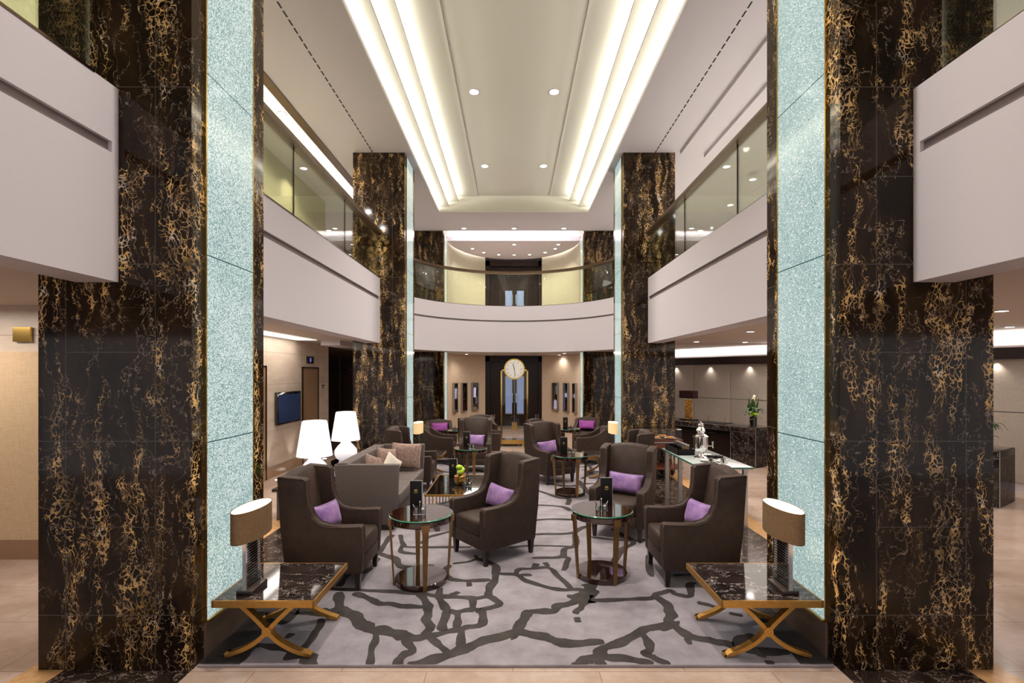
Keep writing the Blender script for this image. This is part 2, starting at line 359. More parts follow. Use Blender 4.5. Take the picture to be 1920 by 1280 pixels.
# tray steps
steps = [(1.955, ZC), (1.70, ZC + .14), (1.455, ZC + .28)]
m = MB(); m2 = MB()
for i, (x, z) in enumerate(steps):
    xn = steps[i + 1][0] if i < 2 else None
    for s in (-1, 1):
        m.box(XC + s * (x - .004), XC + s * x, TY0, TY1, z, z + .045)           # lip
        if i: m.box(XC + s * x, XC + s * (x + .27), TY0, TY1, z, z + .012)
        m.box(XC + s * (x + .26), XC + s * (x + .28), TY0, TY1, z + (.01 if i else .035), z + .16)    # riser
for s in (-1, 1): m.box(XC + s * 1.72, XC + s * 0.93, TY0, TY1, ZC + .42, ZC + .44)
m.box(XC - .95, XC + .95, TY0, TY1 , ZC + .43, ZC + .46)
for s in (-1, 1): m.box(XC + s * .93, XC + s * .95, TY0, TY1, ZC + .421, ZC + .44)
m.box(XC - 2.3, XC + 2.3, TY1 + .001, TY1 + .03, ZC + .031, ZC + .55); m.box(XC - TX, XC + TX, TY1 - .003, TY1 + .001, ZC, ZC + .05)
struct(m, 'ceiling_tray', 'cove_paint', smooth=0)
for i, (x, z) in enumerate(steps):
    for s in (-1, 1):
        area('cove_light', (XC + s * (x + .10), (TY0 + TY1) / 2, z + .04), .05, TY1 - TY0 - .3, 145, (1, .97, .86), (PI, 0, 0))
# linear slots in the ceiling
for s, nm in ((-1, 'left'), (1, 'right')):
    m = MB(); y = 2.0
    while y < 12:
        m.box(XC + s * 2.68, XC + s * 2.70, y, y + .10, ZC - .002, ZC + .002); y += .14
    struct(m, 'trim_slot_' + nm, 'black_matte')
m = MB(); m.box(-3.47, -3.62, 4.0, 12.9, ZC - .02, ZC + .0); m.box(-3.85, -4.02, 4.0, 12.9, ZC - .02, ZC)
struct(m, 'trim_ceiling_left', 'rail_bronze')
o = struct(MB().box(-3.62, -3.85, 4.0, 12.9, ZC - .012, ZC + .0), 'trim_light_slot', 'light_slot')
M['light_slot'].node_tree.nodes['Principled BSDF'].inputs['Emission Strength'].default_value = .55
m = MB(); m.box(3.17, 12, -3, 9.2, ZC - .06, ZC); m.box(3.62, 12, -3, 9.2, ZC - .12, ZC - .06)
struct(m, 'ceiling_step_right', 'ceiling_paint')
# columns: marble shafts
cols = []
for k, y in enumerate(COLY):
    for s, nm in ((-1, 'left'), (1, 'right')):
        m = MB(); m.box(XC + s * CX0, XC + s * CX1, y, y + CD, 0, ZC if k < 2 else ZC + .3)
        o = struct(m, 'column_' + nm + '_%d' % (k + 1), 'gold_marble', smooth=0)
        xi = XC + s * CX0
        g = thing('glass_light_panel', ['tall backlit aqua glass mosaic panel on the near {} column', 'tall backlit aqua glass panel on the middle {} column', 'slim backlit glass strip on the far {} column by the beige wall'][k].format(nm), 'light panel', (xi, y, 0), 0, 'backlit glass panels on the columns')
        gy0, gy1 = .135, .71
        MB().box(0, -s * .012, gy0, gy1, .25, ZC - .02).done('mosaic_glass', 'backlit_glass_mosaic', g, 0)
        MB().box(0, -s * .016, gy0 - .012, gy0, .25, ZC - .02).box(0, -s * .016, gy1, gy1 + .012, .25, ZC - .02).box(0, -s * .03, gy0, gy1 + .01, .235, .25).done('metal_edge', 'brass', g, 0)
        MB().box(0, -s * .015, gy0 - .01, CD, 0.0, .235).done('plinth', 'bronze_plinth', g, 0)
# balcony slabs (side galleries)
def fascia(s, nm, y0, y1, idx):
    xf = XC + s * 2.555; m = MB()
    zb, zt = 2.49, 3.73
    m.box(xf, xf + s * .04, y0, y1, zb, 3.30); m.box(xf, xf + s * .04, y0, y1, 3.37, zt)
    ge = y1 - .05; m.box(xf, xf + s * .04, ge, y1, 3.30, 3.37)
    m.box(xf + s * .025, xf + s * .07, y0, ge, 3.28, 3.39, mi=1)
    m.box(xf + s * .04, xf + s * .27, y0, y1, zb, zb + .12); m.box(xf + s * .04, xf + s * .27, y0, y1, zt - .1, zt)
    struct(m, 'balcony_slab_%s_%d' % (nm, idx), ['white_plaster', 'groove_shadow_gap'], smooth=0)
for s, nm in ((-1, 'left'), (1, 'right')):
    fascia(s, nm, -2.5, COLY[0], 1); fascia(s, nm, COLY[0] + CD, COLY[1], 2); fascia(s, nm, COLY[1] + CD, 11.2, 3)
# gallery floors / aisle ceilings
m = MB(); m.box(-9, XC - 2.8, -3, 14.0, 2.60, 3.60); m.box(XC + 2.8, 12, -3, 14.0, 2.60, 3.60)
struct(m, 'ceiling_aisle', 'taupe_ceiling')
struct(MB().box(-9, XC - 2.8, -3, 14.0, 3.601, 3.61).box(XC + 2.8, 12, -3, 14.0, 3.601, 3.61), 'floor_gallery_bounce', 'cove_paint', smooth=0)  # pale unseen sheet added on the gallery slabs to bounce light upward
# curved balcony
RC = 2.59; YC = 13.1 - RC
def arc(off, n=40, xm=2.54):
    a0 = math.acos(xm / RC); out = []
    for i in range(n + 1):
        a = a0 + (PI - 2 * a0) * i / n; out.append((XC + (RC + off) * math.cos(a), YC + (RC + off) * math.sin(a)))
    return out
def arcwall(m, o0, o1, z0, z1, mi=None, n=40):
    a, b = arc(o0, n), arc(o1, n)
    m.strip([[(p[0], p[1], z0), (p[0], p[1], z1), (q[0], q[1], z1), (q[0], q[1], z0)] for p, q in zip(a, b)], mi=mi)
m = MB(); arcwall(m, 0, .04, 2.49, 3.30); arcwall(m, 0, .04, 3.345, 3.73); arcwall(m, .02, .06, 3.29, 3.36, 1); arcwall(m, .04, .3, 2.49, 2.6); arcwall(m, .04, .3, 3.62, 3.73)
struct(m, 'balcony_slab_curved', ['white_plaster', 'groove_shadow_gap'])
m = MB(); pts = arc(.05) ; m.prism([(XC + 9, 11.0)] + [(XC+9, 19.4), (XC - 9, 19.4), (XC - 9, 11.0)] + pts[::-1], 2.56, 3.6, 2)
struct(m, 'ceiling_under_balcony', 'taupe_ceiling', smooth=0)
# balustrades
def balustrade(s, nm, y0, y1, cuts, label, ends=True):
    x = XC + s * 2.575; t = thing('balustrade', label, 'railing', (x, y0, 3.73), 0, 'glass balustrades of the gallery')
    cs = [y0] + cuts + [y1]
    for a, b in zip(cs[:-1], cs[1:]): MB().box(0, s * .012, a - y0 + .006, b - y0 - .006, 0, .84).done('glass_pane', 'rail_glass', t, 0)
    for c in cuts: MB().box(-.001, s * .013, c - y0 - .006, c - y0 + .006, 0, .84).done('joint', 'dark_bronze', t, 0)
    MB().prism([(-.055, .83), (.055, .83), (.06, .87), (.045, .90), (-.045, .90), (-.06, .87)], 0, y1 - y0, 1).done('handrail', 'rail_bronze', t)
    MB().box(-.012, .024, 0, y1 - y0, -.004, .012).done('base_channel', 'dark_bronze', t, 0)
balustrade(-1, 'left', -2.5, 2.94, [.9], 'glass gallery balustrade left of the near left marble column')
balustrade(1, 'right', -2.5, 2.94, [.9], 'glass gallery balustrade right of the near right marble column')
balustrade(-1, 'left', 4.02, 9.25, [5.67, 7.4], 'glass balustrade with bronze handrail on the left gallery by the olive wall')
balustrade(1, 'right', 4.02, 9.25, [5.62, 7.35], 'glass balustrade with bronze handrail on the right gallery')
t = thing('curved_balustrade', 'curved glass balustrade with bronze handrail on the far balcony', 'railing', (XC, 13.1, 3.73))
sh = lambda p: (p[0] - XC, p[1] - 13.1)
for a, b in ((0, 9), (9, 31), (31, 40)):
    m = MB(); A, B = arc(.03)[a:b + 1], arc(.042)[a:b + 1]
    m.strip([[(*sh(p), 0), (*sh(p), .88), (*sh(q), .88), (*sh(q), 0)] for p, q in zip(A, B)]); m.done('glass_pane', 'rail_glass', t)
m = MB(); A, B = arc(-.02), arc(.09); m.strip([[(*sh(p), .87), (*sh(p), .93), (*sh(q), .93), (*sh(q), .87)] for p, q in zip(A, B)]); m.done('handrail', 'rail_bronze', t)
m = MB(); A, B = arc(.02), arc(.052); m.strip([[(*sh(p), -.002), (*sh(p), .012), (*sh(q), .012), (*sh(q), -.002)] for p, q in zip(A, B)]); m.done('base_channel', 'dark_bronze', t)
# apse walls, ground and gallery
def apsewall(name, z0, z1, mat, xd=1.02):
    for s, nm in ((1, 'right'), (-1, 'left')):
        t0 = 0.0; t1 = math.acos(xd / AX); n = 16; m = MB(); secs = []
        for i in range(n + 1):
            a = t0 + (t1 - t0) * i / n
            if s < 0: a = PI - a
            p, q = apse(a, 0), apse(a, .12)
            secs.append([(p[0], p[1], z0), (p[0], p[1], z1), (q[0], q[1], z1), (q[0], q[1], z0)])
        m.strip(secs); struct(m, name + '_' + nm, mat)
apsewall('wall_apse', 0, 2.56, 'wallcover_beige'); apsewall('wall_apse_upper', 3.6, 6.12, 'wallcover_pale')
for s in (-1, 1): pass
struct(MB().box(XC - 2.3, XC - 2.1, 15.28, 15.7, 0, ZC).box(XC + 2.1, XC + 2.3, 15.28, 15.7, 0, ZC), 'wall_apse_jamb', 'wallcover_beige')
def dark_door(n, z0, top, inner, panes, label=None):
    m = MB(); Y = 17.62; xl, xr = XC - 1.04, XC + 1.08
    m.box(xl, xl + .17, Y, Y + .35, z0, top); m.box(xr - .17, xr, Y, Y + .35, z0, top); m.box(xl, xr, Y, Y + .35, inner, top)
    d = struct(m, 'door_%d' % n, 'wenge', smooth=0)
    MB().box(xl + .17, xr - .17, Y + .2, Y + .26, z0, inner).box(-.02, .10, Y + .16, Y + .2, z0, inner).done('leaf_panel', 'wenge', d, 0)
    for (a, b) in ((-.27, -.05), (.15, .38)):
        MB().box(a, b, Y + .17, Y + .20, panes[0], panes[1]).done('pane', 'blue_pane_glow', d, 0)  # door glass gets its blue from an emissive colour
        f = MB(); f.box(a - .02, a, Y + .16, Y + .2, panes[0], panes[1]); f.box(b, b + .02, Y + .16, Y + .2, panes[0], panes[1]); f.box(a - .02, b + .02, Y + .16, Y + .2, panes[0] - .04, panes[0]); f.done('pane_frame', 'satin_steel', d, 0)
    for a in (-.03, .11): MB().tube([(a, Y + .12, z0 + .85), (a, Y + .12, z0 + 1.2)], .018).done('handle', 'chrome', d)
    for a in (-.78, -.70, .82, .90): MB().box(a, a + .03, Y + .15, Y + .2, z0 + .25, z0 + .42).done('hinge_plate', 'satin_steel', d, 0)
    return d
dark_door(1, 0, 2.54, 2.36, (.47, 1.82)); dark_door(2, 3.6, 6.02, 5.82, (3.65, 4.95))
for a in (XC - 1.06, XC + 1.10): struct(MB().box(a - .015, a + .015, 17.5, 17.56, 3.6, 5.1), 'trim_door_light', 'led_white', smooth=0)
# outer walls
struct(MB().box(-4.43, -9, 5.0, 11.65, 0, 2.60), 'wall_left', 'beige_stone', smooth=0)
struct(MB().box(-4.43, -9, 13.6, 19, 0, 2.6), 'wall_left_far', 'beige_stone', smooth=0)
struct(MB().box(-4.425, -4.41, 5.0, 11.65, 0, .19), 'baseboard_left', 'kick_stone', smooth=0)
struct(MB().box(-4.6, -4.7, -3, 11.9, 3.6, ZC), 'wall_gallery_left', 'wallcover_olive', smooth=0)
struct(MB().box(-9, -3.1, 17.2, 17.4, 0, ZC).box(3.1, 12, 17.2, 17.4, 0, ZC), 'wall_back', 'white_plaster', smooth=0)
struct(MB().box(-9.1, -9, -3, 19.4, 0, ZC).box(9, 9.1, -3, 19.4, 3.6, ZC), 'wall_outer', 'white_plaster', smooth=0)
struct(MB().box(-9, 12, 19.4, 19.5, 0, ZC + .3), 'wall_rear', 'wenge', smooth=0)
# dark block on the galleries beside the near columns (perforated panel behind the glass)
struct(MB().box(-3.9, -9, 3.55, 3.65, 3.6, ZC).box(3.9, 9, 3.55, 3.65, 3.6, ZC), 'wall_gallery_panel', 'perforated_panel', smooth=0)
# lift lobby, left edge of the view
def lift(n, x0, x1, y, face):
    m = MB(); m.box(x0, x1, y - .01, y + .02, .20, 2.13)
    o = struct(m, 'door_%d' % n, 'lift_door_gold', smooth=0)
    MB().box(x0, x1, y - .014, y - .01, 0, .2).done('kick_plate', 'kick_stone', o, 0)
    return o
lift(3, -6.2, -4.75, 4.99, 0)
t = MB().box(-5.12, -4.94, 4.965, 4.985, 2.23, 2.38).done('lift_indicator', ['brass'], None, 0)
tag(t, 'brass lift indicator plate above the gold lift door at far left', 'sign')
# recessed doorway and dark lift opening in the left wall
def rec(n, y0, y1, z1, mat, dp=.0):
    m = MB(); m.box(-4.428, -4.40, y0, y0 + .02, 0, z1); m.box(-4.428, -4.40, y1 - .02, y1, 0, z1); m.box(-4.428, -4.40, y0, y1, z1 - .02, z1)
    o = struct(m, 'door_%d' % n, 'dark_bronze', smooth=0)
    MB().box(-4.43, -4.418, y0 + .02, y1 - .02, 0, z1 - .02).done('leaf_panel', mat, o, 0); return o
rec(4, 10.17, 11.0, 2.05, 'kick_stone'); rec(5, 8.0, 8.68, 2.05, 'kick_stone')
o = struct(MB().box(-4.50, -4.46, 11.65, 13.6, 0, 2.56), 'door_6', 'dark_bronze', smooth=0)
MB().box(-4.46, -4.452, 12.5, 12.52, 0, 2.3).box(-4.46, -4.455, 11.65, 13.6, 2.0, 2.02).done('leaf_seam', 'black_gloss', o, 0)
t = MB().box(-4.428, -4.41, 10.4, 10.75, 2.13, 2.28).box(-4.41, -4.405, 10.53, 10.6, 2.16, 2.25, 1).done('floor_indicator', ['wenge', 'indicator_blue'], None, 0)
tag(t, 'small dark lift floor indicator above the doorway on the left wall', 'sign')
t = thing('wall_lettering', 'tiny dark two-line lettering on the beige stone wall right of the doorway', 'sign', (-4.428, 11.22, 1.55))
for r_, (n0, n1) in enumerate(((0, 6), (1, 4))):
    m = MB()
    for k in range(n0, n1): m.box(0, .004, k * .03, .02 + k * .03, .07 - r_ * .05, .095 - r_ * .05)
    m.done('text_line', 'dark_bronze', t, 0)
# ceiling light slots along the left aisle wall
struct(MB().box(-4.0, -4.40, 5.1, 9.9, 2.585, 2.602), 'trim_aisle_light_1', 'light_slot', smooth=0)
struct(MB().box(-4.0, -4.75, 11.2, 13.6, 2.585, 2.602), 'trim_aisle_light_2', 'light_slot', smooth=0)
struct(MB().box(-3.6, -4.0, 10.1, 11.0, 2.5, 2.6), 'ceiling_drop', 'white_plaster', smooth=0)
area('aisle_wall_wash', (-4.15, 7.5, 2.57), .3, 4.6, 22, WARM); area('aisle_wall_wash_far', (-4.3, 12.3, 2.57), .3, 2.0, 14, WARM)
area('lift_lobby_light', (-5.6, 4.2, 2.55), 1.2, .5, 22, WARM)
# television
t = thing('television', 'flat television with a dark blue screen on the left beige wall', 'television', (-4.42, 9.5, 1.25))
MB().box(-.0, .05, -.5, .5, -.31, .31, bev=.008).done('casing', 'black_gloss', t); MB().box(.05, .053, -.45, .45, -.27, .26).done('screen', 'screen_blue', t, 0)
# recessed floor uplights
for i, y in enumerate((8.7, 9.66, 10.87, 7.6)):
    t = thing('floor_uplight', ['round floor uplight below the blue television', 'floor uplight second from the television along the left wall', 'farthest floor uplight along the left wall', 'floor uplight nearest the camera by the left wall'][i], 'uplight', (-4.22, y, .0), 0, 'floor uplights along the left wall')
    MB().lathe([(.07, 0), (.07, .006), (.05, .006)], n=20).done('trim_ring', 'satin_steel', t); MB().lathe([(.045, .003), (.045, .008)], n=16).done('lens', 'downlight_glow', t)
    spot('uplight_lamp', (-4.25, y, .04), 9, WARM, 60, (PI, math.radians(-6), 0), .02)
# ------------------------------------------------------------------ downlights
def downlights(lst, z, pw, lab, grp, r=.075, ang=120, col=WARM, zs=None):
    first = None
    for (x, y, l) in lst:
        if first is None:
            t = thing('downlight', lab.format(l), 'downlight', (x, y, z), 0, grp)
            MB().lathe([(r, 0), (r, -.006), (r * .82, -.008), (r * .8, 0)], n=24).done('trim_ring', 'white_plaster', t)
            MB().lathe([(r * .8, -.001), (r * .8, -.005)], n=20).done('lens', 'downlight_glow', t); first = t
        else: t = tree_copy(first, (x, y, z), 0, lab.format(l), grp)
        if pw: spot('downlight_lamp', (x, y, z - .02), pw, col, ang, (0, 0, 0), .05)
def at(px, py, z): Y = (z - EYE) * F / (VY - py); return ((px - VX) * Y / F, Y)
ZT = ZC + .43
a1, a2, a3, a4 = at(889, 172, ZT), at(1039, 172, ZT), at(909, 311, ZT), at(1019, 311, ZT)
downlights([(*a1, 'near left'), (*a2, 'near right'), (*a3, 'far left'), (*a4, 'far right'), (-.9, 3.2, 'added overhead left'), (.9, 3.2, 'added overhead right')], ZT, 330, 'ceiling downlight in the centre tray, {} of the tray', 'downlights in the ceiling tray', .09)  # unseen overhead pair is added as fill for the rug and seating
downlights([(*at(870, 428, ZC), 'left'), (*at(964, 428, ZC), 'middle'), (*at(1057, 428, ZC), 'right')], ZC, 30, 'ceiling downlight above the curved balcony, {} of the row of three', 'downlights above the balcony')
rl = [(886, 466, 'at the left end'), (907, 473, 'second from the left end'), (935, 477, 'left of the door centre'), (964, 477.5, 'over the door centre'), (993, 477, 'right of the door centre'), (1022, 473, 'second from the right end'), (1041, 466, 'at the right end')]
downlights([(*at(a, b, ZC - .05), l) for a, b, l in rl], ZC - .05, 55, 'downlight in the far oval raft, {} of the curved row', 'downlights in the oval raft', .06)
downlights([(*at(964, 458, ZC - .05), 'middle'), (*at(1047, 458, ZC - .05), 'right')], ZC - .05, 0, 'downlight near the front edge of the oval raft, {}', 'front downlights in the oval raft', .06)
rg = [at(1362, 312, ZC - .12), at(1411, 336, ZC - .12), at(1369, 384, ZC - .12), at(1313, 432, ZC - .12)]
downlights([(*p, l) for p, l in zip(rg, ('nearest the handrail', 'nearest the near column', 'third from the near column', 'farthest one'))], ZC - .12, 110, 'gallery ceiling downlight behind the right balustrade, {}', 'downlights over the right gallery')
lg = [at(529, 211, ZC), at(570, 314, ZC), at(617, 431, ZC), at(642, 342, ZC)]
downlights([(*p, l) for p, l in zip(lg, ('in the light strip by the near column', 'above the olive wall', 'farthest one', 'at the far end of the light strip'))], ZC - .014, 110, 'gallery ceiling downlight behind the left balustrade, {}', 'downlights over the left gallery')
ra = [at(1306, 640, 2.6), at(1407, 621, 2.6), at(1397, 641, 2.6), at(1402, 645, 2.6), at(1323, 651, 2.6), at(1893, 612, 2.6), at(1878, 582, 2.6)]
downlights([(*p, l) for p, l in zip(ra, ('nearest the pastry cart', 'nearest the near right column', 'left of a close pair', 'right of a close pair', 'smallest and farthest', 'right of the near right column', 'highest right of the near right column'))], 2.598, 34, 'aisle ceiling downlight over the reception, {}', 'downlights over the reception', .07, 140)
ba = [at(875, 663.5, 2.56), at(882, 666, 2.56), at(1049, 665, 2.56), at(1058, 662, 2.56)]
downlights([(*p, l) for p, l in zip(ba, ('outer left', 'inner left', 'inner right', 'outer right'))], 2.558, 18, 'downlight under the curved balcony, {}', 'downlights under the curved balcony', .07, 140)
# general fills hung from the real ceilings of the aisles
area('aisle_ceiling_left', (-3.6, 6.5, 2.56), .6, 6, 26, WARM); area('aisle_ceiling_right', (5.0, 7.5, 2.56), 3, 6, 75, WARM)
area('balcony_underlight', (XC, 14.6, 2.54), 3.0, 1.2, 45, WARM)
for y_ in (4.6, 6.0, 7.4, 8.8): spot('gallery_slot_lamp', (-3.73, y_, ZC - .03), 210, NEUT, 165, (0, 0, 0), .05, 1); spot('gallery_fill', (4.2, y_, ZC - .14), 210, (.97, .97, 1), 165, (0, 0, 0), .05, 1)  # right gallery row is added fill light without fixtures
spot('gallery_far_left', (-5.5, 14.5, ZC - .05), 260, COOL, 160); spot('gallery_far_right', (5.5, 13.5, ZC - .16), 320, COOL, 160)
# ------------------------------------------------------------------ rug
RZ = .02
def fl(px, py, z=RZ): Y = (EYE - z) * F / (py - VY); return ((px - VX) * Y / F, Y)
m = MB(); rx0, rx1, ry0, ry1 = -2.045, 2.08, 3.14, 10.75
m.box(rx0, rx1, ry0, ry1, 0.001, RZ, 0, bev=.006)
k_ = [0]
def cr(pts, n=6):
    out = []; P = [pts[0]] + pts + [pts[-1]]
    for i in range(1, len(P) - 2):
        for j in range(n):
            t = j / n; q = []
            for c in (0, 1):
                a, b, d, e = P[i - 1][c], P[i][c], P[i + 1][c], P[i + 2][c]
                q.append(.5 * (2 * b + (d - a) * t + (2 * a - 5 * b + 4 * d - e) * t * t + (3 * b - a - 3 * d + e) * t ** 3))
            out.append(tuple(q))
    out.append(pts[-1]); return out
def ribbon(pts, wd, z=None):
    wd *= 1.18; q = cr(pts); k_[0] += 1; z = RZ + .0006 + .000008 * k_[0]; L = []; R = []; ph = random.random() * 9
    for i, p in enumerate(q):
        a, b = q[max(i - 1, 0)], q[min(i + 1, len(q) - 1)]; d = Vector((b[0] - a[0], b[1] - a[1])); 
        if d.length < 1e-6: continue
        d.normalize(); n = Vector((-d.y, d.x)); e = min(i, len(q) - 1 - i)
        tp = 1 if e > 1 else (.6 if e == 0 else .9)
        wl = wd * .5 * tp * (1 + .2 * math.sin(i * .8 + ph) + random.uniform(-.07, .07)); wr = wd * .5 * tp * (1 + .2 * math.sin(i * .63 + ph * 2) + random.uniform(-.07, .07))
        cl = lambda x, y: (min(max(x, rx0 + .004), rx1 - .004), min(max(y, ry0 + .004), ry1 - .004), z)
        L.append(cl(p[0] + n.x * wl, p[1] + n.y * wl)); R.append(cl(p[0] - n.x * wr, p[1] - n.y * wr))
    n_ = len(L); m._new(L + R, [(i, i + 1, n_ + i + 1, n_ + i) for i in range(n_ - 1)], 1)
SC = 380 / 1920
def tr(org, sc, lst):
    for wd, pts in lst: ribbon([fl(org[0] + a * sc, org[1] + b * sc) for a, b in pts], wd)
tr((380, 1060), SC, [(.10, [(700, 540), (800, 500), (880, 430), (1000, 440), (1180, 440), (1300, 420), (1400, 460), (1500, 540), (1580, 600), (1700, 612), (1850, 650), (1930, 680)]),
 (.07, [(1300, 430), (1290, 330), (1290, 250)]), (.05, [(1180, 215), (1400, 228), (1600, 238), (1920, 250)]), (.06, [(1430, 260), (1540, 295), (1650, 350), (1780, 365), (1920, 390)]),
 (.05, [(1120, 500), (1100, 590), (1020, 700), (930, 800), (760, 790), (600, 760), (500, 760), (400, 850), (310, 945)]), (.05, [(850, 640), (790, 690)]), (.09, [(780, 850), (960, 850), (1010, 900), (1000, 950)]),
 (.045, [(1640, 620), (1640, 700), (1600, 800), (1580, 960)]), (.05, [(1920, 850), (1850, 900), (1810, 960)]), (.05, [(1600, 20), (1530, 70)]), (.05, [(1290, 200), (1340, 130), (1400, 60)])])
tr((740, 1040), SC, [(.06, [(20, 1060), (70, 960), (165, 900), (110, 810), (130, 775)]), (.05, [(270, 775), (340, 790), (430, 860), (510, 940)]),
 (.085, [(130, 1060), (330, 1000), (540, 940), (700, 870), (900, 800), (1130, 740), (1330, 755), (1480, 800), (1660, 840), (1920, 825)]), (.055, [(600, 930), (630, 820), (630, 720)]),
 (.075, [(1130, 740), (1210, 640), (1250, 560), (1330, 535), (1500, 530), (1560, 480), (1700, 450), (1850, 380), (1920, 340)]), (.20, [(1720, 440), (1830, 390), (1900, 400)]), (.16, [(1110, 735), (1180, 740)]),
 (.06, [(270, 785), (450, 740), (600, 710), (680, 690), (830, 650), (830, 560), (790, 520), (720, 520), (590, 540), (500, 540), (460, 640), (450, 720)]), (.05, [(590, 540), (600, 620), (580, 700)]),
 (.065, [(230, 360), (300, 450), (320, 530), (300, 600), (330, 680), (290, 770)]), (.08, [(0, 730), (130, 775), (300, 785)]), (.06, [(0, 470), (100, 485), (290, 495)]),
 (.06, [(0, 345), (230, 365), (420, 390), (620, 400), (760, 410), (900, 400), (990, 460), (840, 520), (790, 520)]), (.06, [(420, 390), (440, 440), (500, 530)]), (.06, [(420, 390), (430, 310)]), (.06, [(530, 385), (610, 350)]), (.055, [(740, 420), (740, 510)]),
 (.065, [(890, 390), (900, 310), (950, 230), (960, 120), (900, 70), (780, 40)]), (.04, [(780, 40), (690, 65), (550, 85)]), (.04, [(780, 40), (770, 0)]), (.055, [(500, 200), (560, 235), (700, 245), (910, 235)]), (.045, [(700, 250), (705, 300)]), (.05, [(500, 200), (480, 140), (530, 95)]),
 (.055, [(980, 175), (1150, 190), (1260, 250), (1460, 310), (1600, 330), (1750, 330), (1850, 350)]), (.05, [(1150, 190), (1170, 140), (1300, 130), (1450, 120), (1520, 170), (1600, 250), (1680, 320)]), (.05, [(1180, 190), (1300, 190)]), (.06, [(1320, 120), (1340, 80)]), (.05, [(1450, 110), (1430, 70)]),
 (.05, [(1300, 30), (1500, 25), (1640, 30), (1620, 100), (1600, 150)]), (.05, [(1800, 430), (1780, 480), (1740, 520), (1710, 560)]), (.05, [(1720, 590), (1745, 640)]), (.11, [(1850, 380), (1850, 300), (1830, 270)]), (.07, [(1700, 1060), (1800, 1000), (1920, 960)])])
tr((1100, 1040), SC, [(.055, [(40, 420), (130, 430), (400, 420), (600, 410), (680, 370), (780, 340), (850, 370), (980, 390), (980, 280), (1040, 270)]),
 (.075, [(660, 390), (760, 480), (800, 560), (780, 620), (840, 680), (960, 760), (1150, 810), (1290, 830), (1420, 870), (1480, 790), (1600, 770)]), (.07, [(790, 650), (620, 690), (480, 740), (350, 820), (170, 880), (120, 950), (130, 1060)]), (.16, [(770, 660), (830, 690)]),
 (.055, [(500, 740), (570, 800), (600, 890), (560, 930), (620, 970), (720, 1010), (770, 1060)]), (.07, [(120, 960), (300, 975), (520, 1010), (620, 1050)]), (.07, [(120, 960), (0, 1010)]), (.04, [(950, 790), (980, 850)]), (.06, [(0, 825), (165, 820)]),
 (.075, [(1420, 880), (1600, 910), (1920, 920)]), (.05, [(1660, 920), (1660, 970)]), (.05, [(1720, 1000), (1760, 1070)]), (.05, [(1050, 445), (1130, 470), (1240, 500)]), (.05, [(1350, 555), (1480, 575)]), (.05, [(590, 0), (580, 100), (620, 200)]), (.06, [(300, 0), (240, 80)]), (.04, [(820, 195), (1000, 185)])])
tr((680, 900), .2917, [(.06, [(90, 480), (150, 400), (190, 350)]), (.07, [(100, 470), (200, 500), (240, 550), (320, 560), (460, 550)]), (.05, [(240, 350), (260, 410), (300, 430), (600, 430), (700, 430)]), (.05, [(260, 410), (250, 460), (370, 475)]),
 (.05, [(380, 410), (420, 370), (520, 340), (590, 330)]), (.06, [(0, 600), (100, 500)]), (.06, [(1090, 350), (1200, 345), (1350, 340), (1400, 310), (1470, 290)]), (.06, [(1360, 340), (1370, 420), (1300, 440), (1280, 490), (1100, 500)]), (.04, [(940, 435), (1100, 420), (1390, 430)]),
 (.06, [(1090, 260), (1200, 250), (1370, 255)]), (.07, [(1110, 160), (1280, 170), (1340, 200)]), (.07, [(1110, 60), (1250, 110), (1320, 120), (1320, 160)]), (.06, [(1120, 20), (1250, 30), (1450, 50)]), (.06, [(1620, 530), (1660, 450), (1740, 400), (1650, 340), (1610, 310)]), (.05, [(1460, 365), (1600, 380), (1750, 390), (1830, 380)]), (.05, [(1840, 480), (1860, 620)]),
 (.07, [(500, 150), (700, 120), (900, 140)]), (.07, [(440, 220), (480, 330)]), (.07, [(600, 20), (760, 40), (900, 10)])])
for a in ([(1030, 905), (1060, 912), (1110, 906), (1150, 915)], [(930, 905), (1000, 895), (1060, 890)], [(1090, 880), (1140, 885), (1180, 880)], [(1085, 900), (1105, 925), (1130, 940)], [(980, 885), (960, 872), (940, 868)], [(800, 875), (840, 885), (880, 880), (930, 888)], [(830, 868), (860, 876), (890, 870)], [(1060, 870), (1090, 876), (1120, 868)], [(1100, 868), (1110, 882), (1090, 898)]):
    ribbon([fl(*p) for p in a], .07)
# charcoal borders
for x0, x1 in ((rx0 + .005, -1.80), (1.86, rx1 - .005)):
    L = []; R = []; n = 60
    for i in range(n + 1):
        y = ry0 + .006 + (ry1 - ry0 - .012) * i / n; wv = .025 * math.sin(i * .9) + random.uniform(-.012, .012)
        L.append((x0 if x0 < 0 else x0 + wv, y, RZ + .0004)); R.append((x1 + wv if x0 < 0 else x1, y, RZ + .0004))
    m._new(L + R, [(i, i + 1, n + 2 + i, n + 1 + i) for i in range(n)], 1)
tag(m.done('area_rug', ['rug_grey', 'rug_charcoal'], None, 30), 'large grey rug with charcoal branching vein pattern under the seating', 'rug')
